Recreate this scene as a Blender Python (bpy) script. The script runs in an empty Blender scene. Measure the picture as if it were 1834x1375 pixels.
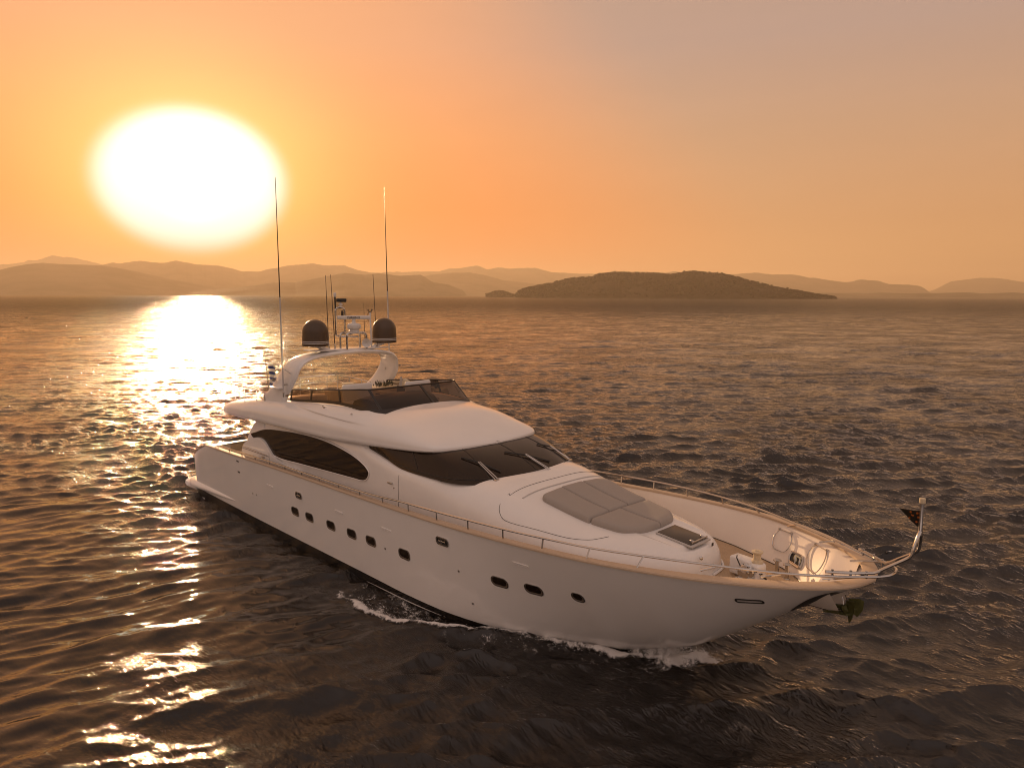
import bpy, bmesh, math, random
import numpy as np
from mathutils import Vector, Matrix
R = math.radians
SC = bpy.context.scene
COL = SC.collection
rng = np.random.default_rng(11)

# ------------------------------------------------------------------ camera
CAM = Vector((5.1576, -16.2821, 9.6))
cam_data = bpy.data.cameras.new('camera')
cam_data.sensor_width = 36.0
cam_data.lens = 25.32
cam_data.clip_start = 0.1
cam_data.clip_end = 60000
cam = bpy.data.objects.new('camera', cam_data)
COL.objects.link(cam)
_m = Matrix(((0.7057291, -0.0888384, 0.7028899),
             (0.7084757, 0.0843689, -0.7006740),
             (0.0029447, 0.9924663, 0.1224815))).to_4x4()
_m.translation = CAM
cam.matrix_world = _m
SC.camera = cam

# ------------------------------------------------------------------ sun
SUN_AZ, SUN_EL = R(158.48), R(8.08)
SUN_DIR = Vector((math.cos(SUN_AZ) * math.cos(SUN_EL), math.sin(SUN_AZ) * math.cos(SUN_EL), math.sin(SUN_EL)))
ld = bpy.data.lights.new('sun', 'SUN')
ld.energy = 5.0
ld.angle = R(0.53)
ld.color = (1.0, 0.60, 0.30)
sun = bpy.data.objects.new('sun', ld)
COL.objects.link(sun)
sun.rotation_euler = SUN_DIR.to_track_quat('Z', 'Y').to_euler()
sun.location = (-60, 20, 60)

# ------------------------------------------------------------------ exposure
SC.view_settings.view_transform = 'Standard'
SC.view_settings.look = 'None'
SC.view_settings.exposure = 0.0
SC.view_settings.gamma = 1.0
SC.view_settings.use_curve_mapping = False
SC.cycles.max_bounces = 8
SC.cycles.transparent_max_bounces = 12
SC.cycles.volume_bounces = 0
SC.cycles.sample_clamp_indirect = 6.0
SC.cycles.use_denoising = True
SC.cycles.filter_width = 1.0

# ------------------------------------------------------------------ node helper
class NG:
    def __init__(self, tree):
        self.t = tree
        self.n = tree.nodes
        self.l = tree.links
    def node(self, kind, **kw):
        nd = self.n.new(kind)
        for k, v in kw.items():
            setattr(nd, k, v)
        return nd
    def put(self, sock, v):
        if isinstance(v, bpy.types.NodeSocket):
            self.l.new(v, sock)
        else:
            sock.default_value = v
    def math(self, op, a, b=None, c=None, clamp=False):
        nd = self.node('ShaderNodeMath', operation=op, use_clamp=clamp)
        self.put(nd.inputs[0], a)
        if b is not None: self.put(nd.inputs[1], b)
        if c is not None: self.put(nd.inputs[2], c)
        return nd.outputs[0]
    def vmath(self, op, a, b=None, scale=None):
        nd = self.node('ShaderNodeVectorMath', operation=op)
        self.put(nd.inputs[0], a)
        if b is not None: self.put(nd.inputs[1], b)
        if scale is not None: self.put(nd.inputs['Scale'], scale)
        return nd.outputs['Value'] if op in ('DOT_PRODUCT', 'LENGTH', 'DISTANCE') else nd.outputs[0]
    def ramp(self, fac, stops, interp='LINEAR'):
        nd = self.node('ShaderNodeValToRGB')
        cr = nd.color_ramp
        cr.interpolation = interp
        while len(cr.elements) < len(stops): cr.elements.new(0.5)
        for e, (p, c) in zip(cr.elements, stops):
            e.position = p
            e.color = (*c, 1) if len(c) == 3 else c
        self.put(nd.inputs[0], fac)
        return nd.outputs[0]
    def mix(self, fac, a, b, blend='MIX'):
        nd = self.node('ShaderNodeMix', data_type='RGBA', blend_type=blend)
        self.put(nd.inputs[0], fac)
        for s, v in ((nd.inputs[6], a), (nd.inputs[7], b)):
            if not isinstance(v, bpy.types.NodeSocket) and len(v) == 3: v = (*v, 1)
            self.put(s, v)
        return nd.outputs[2]
    def maprange(self, v, a, b, c, d, smooth=False):
        nd = self.node('ShaderNodeMapRange', interpolation_type='SMOOTHSTEP' if smooth else 'LINEAR')
        self.put(nd.inputs[0], v)
        for i, x in enumerate((a, b, c, d)): nd.inputs[1 + i].default_value = x
        return nd.outputs[0]
    def noise(self, vec, scale, detail=2, rough=0.5, dist=0.0):
        nd = self.node('ShaderNodeTexNoise')
        if vec is not None: self.put(nd.inputs['Vector'], vec)
        nd.inputs['Scale'].default_value = scale
        nd.inputs['Detail'].default_value = detail
        nd.inputs['Roughness'].default_value = rough
        nd.inputs['Distortion'].default_value = dist
        return nd

# ------------------------------------------------------------------ sky (world)
world = bpy.data.worlds.new('World')
SC.world = world
world.use_nodes = True
g = NG(world.node_tree)
bg = g.n['Background']
wout = g.n['World Output']
d = g.vmath('NORMALIZE', g.node('ShaderNodeTexCoord').outputs['Generated'])
sep = g.node('ShaderNodeSeparateXYZ'); g.put(sep.inputs[0], d)
el = g.math('DIVIDE', g.math('ARCSINE', g.math('MAXIMUM', sep.outputs[2], 0.0)), math.pi / 2)   # 0 horizon .. 1 zenith
horiz = g.vmath('NORMALIZE', g.vmath('MULTIPLY', d, (1, 1, 0)))
caz = g.vmath('DOT_PRODUCT', horiz, (math.cos(SUN_AZ), math.sin(SUN_AZ), 0))
warm = g.ramp(el, [(0.0, (0.95, 0.215, 0.035)), (0.07, (0.95, 0.255, 0.05)), (0.13, (0.93, 0.33, 0.115)), (0.20, (0.82, 0.365, 0.19)), (0.40, (0.84, 0.42, 0.22)), (0.62, (0.60, 0.36, 0.25)), (1.0, (0.36, 0.28, 0.26))])
cool = g.ramp(el, [(0.0, (0.84, 0.41, 0.145)), (0.06, (0.67, 0.34, 0.155)), (0.13, (0.57, 0.335, 0.205)), (0.20, (0.47, 0.32, 0.26)), (0.40, (0.42, 0.275, 0.20)), (1.0, (0.36, 0.28, 0.26))])
lo = g.math('ADD', 0.66, g.math('MULTIPLY', g.math('MINIMUM', el, 0.24), 0.85))
m = g.math('DIVIDE', g.math('SUBTRACT', caz, lo), g.math('SUBTRACT', 0.995, lo), clamp=True)
m = g.math('MULTIPLY', g.math('MULTIPLY', m, m), g.math('SUBTRACT', 3.0, g.math('MULTIPLY', m, 2.0)))
base = g.mix(m, cool, warm)
# the sky opposite the sun is a pale pink; overhead and towards the sun it is deeper
back = g.maprange(g.vmath('DOT_PRODUCT', d, (0.74, -0.62, 0.26)), -0.15, 0.75, 0.0, 1.0, True)
base = g.mix(back, base, (0.62, 0.47, 0.42))
# faint uneven bands of thin haze
mpw = g.node('ShaderNodeMapping'); mpw.inputs['Scale'].default_value = (1.0, 1.0, 5.0); g.put(mpw.inputs[0], d)
wisp = g.noise(mpw.outputs[0], 3.2, 5, 0.55, 0.6)
base = g.vmath('SCALE', base, scale=g.maprange(wisp.outputs['Fac'], 0.3, 0.7, 0.98, 1.02))
# aureole of the low sun, a little wider than it is tall
hz = g.vmath('DOT_PRODUCT', d, (-math.sin(SUN_AZ), math.cos(SUN_AZ), 0))
vz = g.math('SUBTRACT', sep.outputs[2], SUN_DIR.z - 0.004)
front = g.maprange(g.vmath('DOT_PRODUCT', d, tuple(SUN_DIR)), 0.3, 0.6, 0, 1)
def aureole(sh, sv, amp, pw=1.0):
    q = g.math('ADD', g.math('POWER', g.math('DIVIDE', g.math('ABSOLUTE', hz), sh), 2.0), g.math('POWER', g.math('DIVIDE', g.math('ABSOLUTE', vz), sv), 2.0))
    if pw != 1.0: q = g.math('POWER', q, pw)
    return g.math('MULTIPLY', g.math('MULTIPLY', g.math('EXPONENT', g.math('MULTIPLY', q, -1.0)), amp), front)
core = g.vmath('SCALE', (0.10, 1.0, 1.40), scale=aureole(0.106, 0.083, 1.0, 5.0))
peak = g.vmath('SCALE', (1.0, 0.80, 0.52), scale=aureole(0.022, 0.022, 34.0))
ring = g.vmath('SCALE', (0.22, 0.52, 0.13), scale=aureole(0.147, 0.117, 1.0))
wide = g.vmath('SCALE', (0.5, 0.11, 0.0), scale=aureole(0.34, 0.25, 0.16))
nish = g.node('ShaderNodeTexSky', sky_type='NISHITA')
nish.sun_disc = False
nish.sun_elevation = SUN_EL
nish.sun_rotation = math.pi / 2 - SUN_AZ
nish.air_density = 1.5; nish.dust_density = 6.0; nish.ozone_density = 1.0
tot = g.vmath('ADD', g.vmath('ADD', g.vmath('ADD', base, core), peak), g.vmath('ADD', ring, wide))
tot = g.vmath('ADD', tot, g.vmath('SCALE', nish.outputs[0], scale=0.004))
g.put(bg.inputs[0], tot)
bg.inputs[1].default_value = 1.0

# ------------------------------------------------------------------ small helpers
def tag(o, label=None, cat=None, group=None, kind=None):
    if label: o['label'] = label
    if cat: o['category'] = cat
    if group: o['group'] = group
    if kind: o['kind'] = kind
    return o
def principled(name, color, rough=0.4, metal=0.0, **kw):
    mt = bpy.data.materials.new(name)
    mt.use_nodes = True
    b = mt.node_tree.nodes['Principled BSDF']
    b.inputs['Base Color'].default_value = (*color, 1)
    b.inputs['Roughness'].default_value = rough
    b.inputs['Metallic'].default_value = metal
    for k, v in kw.items(): b.inputs[k].default_value = v
    return mt
def mesh_np(name, verts, faces, mat=None, parent=None, smooth=True, angle=None):
    me = bpy.data.meshes.new(name)
    verts = np.asarray(verts, np.float32)
    faces = np.asarray(faces, np.int32)
    k = faces.shape[1]
    me.vertices.add(len(verts)); me.vertices.foreach_set('co', verts.ravel())
    me.loops.add(faces.size); me.loops.foreach_set('vertex_index', faces.ravel())
    me.polygons.add(len(faces)); me.polygons.foreach_set('loop_start', np.arange(len(faces), dtype=np.int32) * k)
    me.update(calc_edges=True)
    me.polygons.foreach_set('use_smooth', np.full(len(faces), smooth))
    if angle is not None: me.set_sharp_from_angle(angle=R(angle))
    o = bpy.data.objects.new(name, me); COL.objects.link(o)
    if mat: me.materials.append(mat)
    if parent: o.parent = parent
    return o
def grid_faces(nr, nc, wrap=False):
    i = np.arange(nr - 1)[:, None]; j = np.arange(nc if wrap else nc - 1)[None]
    jn = (j + 1) % nc
    return np.stack([i * nc + j, (i + 1) * nc + j, (i + 1) * nc + jn, i * nc + jn], -1).reshape(-1, 4)
def fbm2(x, y, seed, octs=4, scale=1.0, rough=0.5):
    """smooth value noise on the plane, roughly -1..1"""
    out = np.zeros_like(x, dtype=np.float64); a = 1.0; tot = 0
    for o in range(octs):
        r = np.random.default_rng(seed * 97 + o)
        T = r.uniform(-1, 1, (256, 256))
        xs = x * scale * 2 ** o + r.uniform(0, 99); ys = y * scale * 2 ** o + r.uniform(0, 99)
        xi = np.floor(xs).astype(np.int64); yi = np.floor(ys).astype(np.int64)
        fx = xs - xi; fy = ys - yi
        fx = fx * fx * fx * (fx * (fx * 6 - 15) + 10); fy = fy * fy * fy * (fy * (fy * 6 - 15) + 10)
        g_ = lambda a_, b_: T[a_ & 255, b_ & 255]
        out += a * ((g_(xi, yi) * (1 - fx) + g_(xi + 1, yi) * fx) * (1 - fy) + (g_(xi, yi + 1) * (1 - fx) + g_(xi + 1, yi + 1) * fx) * fy)
        tot += a; a *= rough
    return out / tot
def sstep(a, b, x):
    t = np.clip((x - a) / (b - a), 0, 1)
    return t * t * (3 - 2 * t)

# ------------------------------------------------------------------ hull lines (metres; bow tip at x = 0, stern at x = -30, water at z = 0)
def pchip(xk, yk):
    xk = np.asarray(xk, float); yk = np.asarray(yk, float)
    h = np.diff(xk); dlt = np.diff(yk) / h
    m = np.zeros_like(yk)
    for i in range(1, len(xk) - 1):
        if dlt[i - 1] * dlt[i] > 0:
            w1 = 2 * h[i] + h[i - 1]; w2 = h[i] + 2 * h[i - 1]
            m[i] = (w1 + w2) / (w1 / dlt[i - 1] + w2 / dlt[i])
    m[0] = dlt[0]; m[-1] = dlt[-1]
    def fn(x):
        x = np.clip(np.asarray(x, float), xk[0], xk[-1])
        i = np.clip(np.searchsorted(xk, x) - 1, 0, len(xk) - 2)
        t = (x - xk[i]) / h[i]
        return ((1 + 2 * t) * (1 - t) ** 2 * yk[i] + t * (1 - t) ** 2 * h[i] * m[i] + t * t * (3 - 2 * t) * yk[i + 1] + t * t * (t - 1) * h[i] * m[i + 1])
    return fn
HB = pchip([-30, -28, -26, -20, -15, -11, -8.24, -6.91, -5.55, -4.23, -3.0, -1.85, -0.78, -0.30, -0.08, 0.05], [3.22, 3.30, 3.40, 3.55, 3.62, 3.62, 3.57, 3.50, 3.37, 3.13, 2.77, 2.24, 1.50, 0.98, 0.55, 0.0])   # half beam at the cap rail
ZS = pchip([-30, -27.3, -25, -21.2, -17.3, -14.6, -12, -10.7, -9.4, -8, -6.6, -5.2, -3.9, -2.7, -2, -0.6, 0.05], [2.66, 2.75, 2.81, 2.93, 3.0, 3.03, 3.06, 3.09, 3.13, 3.19, 3.25, 3.31, 3.37, 3.41, 3.43, 3.45, 3.45])    # height of the cap rail
WB = pchip([-30, -21, -16, -13.2, -11.2, -9.5, -7.8, -6.5, -5.6, -4.9, -4.2, -3.4], [3.12, 3.27, 3.30, 3.30, 3.20, 2.88, 2.06, 1.20, 0.62, 0.25, 0.06, 0.0])      # half beam at the water
ZK = pchip([-5.9, -5.5, -5.0, -4.5, -4.0, -2.94, -1.96, -1.44, -0.6, 0.0, 0.05], [-0.03, 0.06, 0.19, 0.36, 0.58, 1.28, 1.99, 2.38, 2.98, 3.36, 3.40])  # stem profile
def hull_y(x, z):
    """half beam of the hull at station x and height z"""
    x = np.asarray(x, float); z = np.asarray(z, float)
    z0 = np.where(x > -5.9, np.maximum(ZK(x), 0), 0.0)
    w = np.where(x < -3.4, WB(x), 0.0)
    zs = ZS(x); b = HB(x)
    tau = np.clip((z - z0) / np.maximum(zs - z0, 0.02), 0, 1)
    pw = np.interp(x, [-30, -14, -9, -7, -5.5, -4, -2, 0], [0.75, 0.8, 0.75, 0.62, 0.53, 0.49, 0.52, 0.6])
    y = w + (b - w) * tau ** pw
    return np.where(z < z0, w * np.clip(1 + 0.12 * (z - z0), 0, 1), y)

# ------------------------------------------------------------------ sea
FOAM_X = [-15.6, -14.0, -13.06, -12.0, -10.5, -10.03, -9.41, -8.69, -7.68, -7.13, -5.89, -5.26, -4.6, -4.2]
FOAM_Y = [-4.45, -4.45, -4.55, -4.35, -4.0, -3.78, -3.35, -2.98, -2.52, -2.25, -1.50, -1.08, -0.62, -0.15]
def foam_line(x): return np.interp(x, FOAM_X, FOAM_Y)
def wave_field():
    r = np.random.default_rng(5)
    comps = []
    main = R(-38)        # the wind sea runs towards the camera
    N = 130
    for i in range(N):
        lam = 0.36 * (26.0 / 0.36) ** (i / (N - 1.0))
        spread = R(20) if lam > 1.5 else R(29)
        ang = main + r.normal(0, 1) * spread
        k = 2 * math.pi / lam
        slope = 0.070 if lam < 1.2 else 0.056 if lam < 2.0 else 0.056 * (2.0 / lam) ** 1.5
        comps.append((k * math.cos(ang), k * math.sin(ang), slope / k * r.uniform(0.6, 1.3), r.uniform(0, 6.283), lam))
    return comps
WAVES = wave_field()
def calm_mask(x, y):
    """1 in the smooth water of the wake on the yacht's starboard quarter"""
    t = sstep(-5, -13, x) * sstep(-2.5, -5.5, y + 0.10 * (x + 20)) * sstep(-52, -40, x)
    n = fbm2(x, y, 3, 3, 0.14)
    return np.clip(t * (0.80 + 0.8 * n), 0, 1)
def water_disp(x, y, spacing):
    """displacement (dx, dy, dz) of the sea at x, y; waves finer than the mesh are left out"""
    calm = calm_mask(x, y)
    gust = 0.85 + 0.45 * fbm2(x, y, 8, 3, 0.035)
    stern = sstep(-31, -34, x) * sstep(-80, -60, x) * np.exp(-((y - 1.0 - 0.004 * (x + 31) ** 2) / 4.5) ** 2)
    patch = np.clip(0.55 + 1.5 * fbm2(x, y, 12, 3, 0.22), 0.1, 1.6)
    z = np.zeros_like(x); dx = np.zeros_like(x); dy = np.zeros_like(x)
    for kx, ky, a, ph, lam in WAVES:
        w = np.clip((lam / spacing - 2.4) / 2.4, 0, 1)
        if not (w > 0).any(): continue
        if lam < 1.4: damp = w * (gust * (1 - 0.80 * calm) * (0.55 + 0.6 * patch) + 0.9 * stern)
        else: damp = gust * w * (1 - calm * (0.80 if lam < 2.5 else 0.55)) * (1 - 0.4 * stern)
        p = kx * x + ky * y + ph
        s = np.sin(p); c = np.cos(p)
        z += a * damp * c
        kk = math.hypot(kx, ky)
        dx -= 0.95 * a * damp * kx / kk * s
        dy -= 0.95 * a * damp * ky / kk * s
    # long smooth swells of the wake
    r = np.random.default_rng(21)
    near = np.clip((1.0 / spacing - 2.0) / 3.0, 0, 1)
    for i in range(16):
        lam = 0.42 * (2.8 / 0.42) ** (i / 15.0); ang = R(-14) + r.normal(0, R(13)); k = 2 * math.pi / lam
        wob = fbm2(x, y, 40 + i, 2, 0.16)
        p = k * (math.cos(ang) * x + math.sin(ang) * y) + 2.6 * wob + r.uniform(0, 6.28)
        am = np.clip(0.5 + 1.6 * fbm2(x, y, 60 + i, 2, 0.2), 0, 1.4)
        z += calm * near * am * 0.085 / k * (np.cos(p) + 0.3 * np.cos(2 * p))
    # raised edges of the turning stern wake
    bend = 1.0 + 0.004 * (x + 31) ** 2
    for side_, amp_ in ((-3.6, 0.16), (3.9, 0.10), (-1.2, 0.08)):
        q = (y - bend - side_ - 0.8 * fbm2(x, x * 0, 33, 2, 0.15)) / 0.55
        z += amp_ * np.exp(-q * q) * sstep(-30.8, -33, x) * sstep(-72, -48, x) * np.clip(0.6 + fbm2(x, y, 34, 3, 0.4), 0, 1.5)
    # bow wave peeling off both sides of the stem
    for sgn in (1, -1):
        o = foam_line(x)
        band = np.exp(-((sgn * y - o) / 0.30) ** 2) * sstep(-15.5, -11, x) * sstep(-3.9, -4.8, x)
        z += 0.16 * band * (0.7 + 0.6 * fbm2(x, y, 91, 3, 1.1))
    return dx, dy, z
def build_sea():
    rad = [4.0]
    while rad[-1] < 420: rad.append(rad[-1] * 1.0036)
    while rad[-1] < 15500: rad.append(rad[-1] * 1.025)
    rad = np.array(rad)
    fine = np.arange(R(135.09 - 52), R(135.09 + 52), R(0.09))
    coarse = np.arange(R(135.09 + 52), R(135.09 + 308), R(1.5))
    ang = np.concatenate([fine, coarse])
    rr, aa = np.meshgrid(rad, ang, indexing='ij')
    x = CAM.x + rr * np.cos(aa); y = CAM.y + rr * np.sin(aa)
    sp = rr * 0.0036
    sp[:, len(fine):] = rr[:, len(fine):] * 0.026
    dx, dy, dz = water_disp(x.ravel(), y.ravel(), np.where(rr < 420, sp, rr * 0.025).ravel())
    v = np.stack([x.ravel() + dx, y.ravel() + dy, dz], 1)
    f = grid_faces(len(rad), len(ang), True)
    c = len(v)
    v = np.vstack([v, [[CAM.x, CAM.y, -0.3]]])
    o = mesh_np('water', v, f, None)
    at = o.data.attributes.new('calm', 'FLOAT', 'POINT')
    at.data.foreach_set('value', np.append(calm_mask(x.ravel(), y.ravel()), 0).astype(np.float32))
    return o
def water_material():
    mt = bpy.data.materials.new('sea_water'); mt.use_nodes = True
    g = NG(mt.node_tree); g.n.remove(g.n['Principled BSDF'])
    deep = g.node('ShaderNodeBsdfDiffuse'); deep.inputs[0].default_value = (0.007, 0.005, 0.004, 1)
    gloss = g.node('ShaderNodeBsdfGlossy'); gloss.inputs[0].default_value = (1, 1, 1, 1)
    fres = g.node('ShaderNodeFresnel'); fres.inputs[0].default_value = 1.52
    mixs = g.node('ShaderNodeMixShader')
    geo = g.node('ShaderNodeNewGeometry')
    pos = geo.outputs['Position']
    dist = g.vmath('LENGTH', g.vmath('SUBTRACT', pos, tuple(CAM * 0.8)))
    far = g.maprange(dist, 40, 380, 0, 1, True)
    vfar = g.maprange(dist, 300, 2500, 0, 1, True)
    flat = g.vmath('MULTIPLY', pos, (1, 1, 0))
    rot = g.node('ShaderNodeMapping'); rot.inputs['Rotation'].default_value = (0, 0, R(28)); rot.inputs['Scale'].default_value = (0.55, 1.25, 1.0)
    g.put(rot.inputs[0], flat)
    n1 = g.noise(rot.outputs[0], 2.6, 4, 0.62, 0.3)
    n2 = g.noise(rot.outputs[0], 9.0, 3, 0.6, 0.2)
    patch = g.noise(flat, 0.09, 3, 0.55)
    rip = g.maprange(patch.outputs['Fac'], 0.38, 0.62, 0.35, 1.0, True)
    att = g.node('ShaderNodeAttribute'); att.attribute_name = 'calm'
    rip = g.math('MULTIPLY', rip, g.maprange(att.outputs['Fac'], 0.0, 0.9, 1.0, 0.16))
    bump = g.node('ShaderNodeBump')
    bump.inputs['Strength'].default_value = 1.0
    hgt = g.math('ADD', g.math('MULTIPLY', n1.outputs['Fac'], 0.22), g.math('MULTIPLY', n2.outputs['Fac'], 0.055))
    g.put(bump.inputs['Height'], g.math('MULTIPLY', hgt, rip))
    bump.inputs['Distance'].default_value = 1.0
    # slopes of waves finer than the mesh, further out
    far2 = g.maprange(dist, 120, 700, 0, 1, True)
    tot = None
    for sc, det, near_f, amp in ((0.75, 4, far, 1.8), (0.17, 3, far, 0.8), (0.05, 3, far2, 0.6)):
        nn = g.noise(rot.outputs[0], sc, det, 0.62)
        sl = g.vmath('MULTIPLY', g.vmath('SUBTRACT', nn.outputs['Color'], (0.5, 0.5, 0.5)), (1, 1, 0))
        sl = g.vmath('SCALE', sl, scale=g.math('MULTIPLY', near_f, amp))
        tot = sl if tot is None else g.vmath('ADD', tot, sl)
    slope = tot
    # the unresolved chop keeps the crest direction of the wind sea: long crests, small cross slopes
    u_w, v_w = (math.cos(R(-40)), math.sin(R(-40)), 0), (math.cos(R(50)), math.sin(R(50)), 0)
    su = g.vmath('DOT_PRODUCT', tot, u_w); sv = g.vmath('DOT_PRODUCT', tot, v_w)
    slope = g.vmath('ADD', g.vmath('SCALE', u_w, scale=su), g.vmath('SCALE', v_w, scale=g.math('MULTIPLY', sv, 0.36)))
    nrm = g.vmath('NORMALIZE', g.vmath('ADD', bump.outputs[0], slope))
    g.put(gloss.inputs['Normal'], nrm); g.put(fres.inputs['Normal'], nrm)
    # beyond the resolved waves, steep hidden facets keep an open sea from mirroring the whole sky
    g.put(mixs.inputs[0], g.math('MULTIPLY', fres.outputs[0], g.maprange(dist, 45, 700, 1.0, 0.50, True)))
    g.put(mixs.inputs[1], deep.outputs[0]); g.put(mixs.inputs[2], gloss.outputs[0])
    g.put(g.n['Material Output'].inputs[0], mixs.outputs[0])
    g.put(gloss.inputs['Roughness'], g.math('ADD', 0.05, g.math('ADD', g.math('MULTIPLY', far, 0.02), g.math('MULTIPLY', vfar, 0.02))))
    return mt
sea = build_sea()
sea.data.materials.append(water_material())
tag(sea, kind='structure')

# ------------------------------------------------------------------ hills and islands across the water
def hill_material(name, c1, c2, scale):
    mt = bpy.data.materials.new(name); mt.use_nodes = True
    g = NG(mt.node_tree); b = g.n['Principled BSDF']
    pos = g.node('ShaderNodeNewGeometry').outputs['Position']
    n = g.noise(pos, scale, 6, 0.62)
    g.put(b.inputs['Base Color'], g.mix(g.maprange(n.outputs['Fac'], 0.40, 0.62, 0, 1), c1, c2))
    b.inputs['Roughness'].default_value = 0.95
    b.inputs['Specular IOR Level'].default_value = 0.1
    return mt
HILL = hill_material('dry_hillside', (0.055, 0.050, 0.030), (0.13, 0.105, 0.07), 0.004)
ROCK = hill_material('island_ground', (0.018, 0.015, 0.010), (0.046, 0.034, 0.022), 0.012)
def ridge(name, D, prof, depth, mat, seed, rough, nu=420, nv=46, power=1.25):
    prof = sorted(prof)
    az = np.array([p[0] for p in prof]); hh = np.array([p[1] for p in prof])
    u = np.linspace(az[0], az[-1], nu)
    h = np.interp(u, az, hh)
    ker = np.array([0.25, 0.5, 0.25])
    h = np.convolve(np.pad(h, 1, mode='edge'), ker, 'valid')
    lat = np.radians(u) * D
    h = h + rough * 0.55 * fbm2(lat, lat * 0, seed, 5, 90.0 / D, 0.6)
    edge = np.minimum(sstep(0, 0.03, np.linspace(0, 1, nu)), sstep(0, 0.03, np.linspace(1, 0, nu)))
    h = h * edge - (1 - edge) * 3
    v = np.linspace(-1, 1, nv)
    U, V = np.meshgrid(np.radians(u), v)
    Hh = np.interp(np.degrees(U), u, h)
    rr = D + V * depth * (0.35 + 0.65 * np.clip(Hh / max(hh), 0, 1))
    x = CAM.x + rr * np.cos(U); y = CAM.y + rr * np.sin(U)
    cross = np.clip(1 - np.abs(V), 0, 1) ** power
    gul = fbm2(x, y, seed + 3, 5, 6.0 / depth) * rough * (1 - cross) * cross * 3.0
    z = Hh * cross + gul - (1 - cross) ** 3 * 4
    vs = np.stack([x.ravel(), y.ravel(), z.ravel()], 1)
    o = mesh_np(name, vs, grid_faces(nv, nu), mat)
    return tag(o, kind='structure'), vs.reshape(nv, nu, 3)
RIDGES = [
    (6500, [(-179.57, 77.1), (178.15, 106.1), (174.38, 174.6), (170.18, 223.7), (169.43, 238.1), (167.91, 245.3), (166.72, 240.5), (165.53, 235.4), (164.28, 240.4), (163.45, 214.9), (162.15, 187.1), (160.41, 132.5), (158.6, 95.6), (156.25, 57.3), (154.87, 27.9)]),  # H1
    (11500, [(177.2, 170.8), (173.57, 332.8), (171.05, 373.8), (168.89, 421.2), (168.66, 458.6), (168.2, 461.3), (167.31, 528.8), (166.69, 514.3), (166.46, 523.1), (165.83, 489.7), (165.19, 455.7), (164.67, 431.2), (162.88, 328.9), (161.16, 217.4)]),  # H2
    (9000, [(166.22, 208.8), (164.88, 301.0), (164.1, 339.3), (163.76, 352.5), (163.43, 341.8), (162.11, 376.8), (160.64, 354.0), (159.89, 387.4), (158.43, 348.8), (157.05, 344.1), (156.18, 314.7), (155.35, 278.5), (154.22, 280.9), (153.62, 308.0), (152.02, 357.1), (150.28, 380.7), (149.58, 362.5), (148.01, 361.6), (147.06, 310.0), (145.92, 278.3), (143.71, 183.9), (140.69, 63.7)]),  # H3
    (5600, [(159.41, 15.7), (157.54, 40.0), (155.24, 66.5), (153.26, 96.1), (151.74, 101.4), (149.48, 147.1), (148.12, 173.1), (146.56, 162.1), (145.5, 171.3), (144.01, 156.9), (142.26, 165.2), (141.29, 107.9), (140.07, 90.2), (138.46, 27.0)]),  # H4
    (10500, [(150.44, 181.2), (147.95, 270.0), (145.92, 323.1), (144.3, 338.1), (140.85, 353.7), (140.06, 398.9), (139.19, 391.9), (137.79, 440.8), (137.0, 385.9), (136.35, 410.2), (135.21, 395.0), (133.32, 411.7), (131.91, 340.6), (128.6, 320.3), (124.99, 300.6), (123.3, 331.0), (122.46, 353.7), (121.63, 329.8), (119.97, 297.6), (118.31, 311.4), (116.46, 332.0), (115.57, 304.5), (113.85, 293.3), (112.25, 241.9), (110.79, 199.5), (110.24, 194.6), (109.53, 227.1), (108.39, 204.2), (107.68, 171.6), (105.98, 145.6), (105.22, 100.7), (104.4, 27.5)]),  # H5
    (7600, [(144.57, 167.5), (141.98, 209.6), (140.24, 239.6), (138.49, 246.6), (137.18, 218.6), (135.86, 167.3), (133.66, 133.5), (131.46, 99.5), (128.84, 59.9)]),  # H6
    (14000, [(105.53, 60.6), (104.89, 125.4), (104.43, 191.3), (103.98, 261.9), (102.35, 312.4), (101.64, 310.6), (100.82, 285.6), (99.97, 240.0), (98.06, 173.3), (95.57, 46.6)]),  # H7
    (2600, [(135.24, 13.2), (134.98, 16.2), (134.28, 30.7), (132.52, 48.2), (130.64, 68.8), (128.77, 77.9), (128.3, 89.6), (127.05, 92.5), (125.37, 89.4), (123.97, 88.7), (122.46, 84.2), (121.88, 93.7), (121.13, 94.5), (120.22, 90.5), (118.75, 84.5), (117.9, 72.0), (115.85, 48.2), (114.56, 35.1), (112.67, 17.7), (111.91, 10.4), (110.65, 6.1)]),  # IS
    (2900, [(137.23, 12.2), (136.48, 24.4), (135.99, 27.8), (135.2, 15.8), (134.89, 11.4)]),  # IT
]
for i, (D, prof) in enumerate(RIDGES[:7]):
    ridge('hills', D, prof, 0.2 * D, HILL, 30 + i, 0.05 * max(p[1] for p in prof))
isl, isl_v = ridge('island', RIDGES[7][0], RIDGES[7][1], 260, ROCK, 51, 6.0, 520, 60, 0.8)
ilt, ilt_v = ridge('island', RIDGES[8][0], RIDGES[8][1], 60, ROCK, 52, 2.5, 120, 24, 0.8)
def ico():
    bm = bmesh.new(); bmesh.ops.create_icosphere(bm, subdivisions=1, radius=1)
    v = np.array([x.co[:] for x in bm.verts]); f = np.array([[w.index for w in q.verts] for q in bm.faces]); bm.free()
    return v, f
ICO_V, ICO_F = ico()
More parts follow.
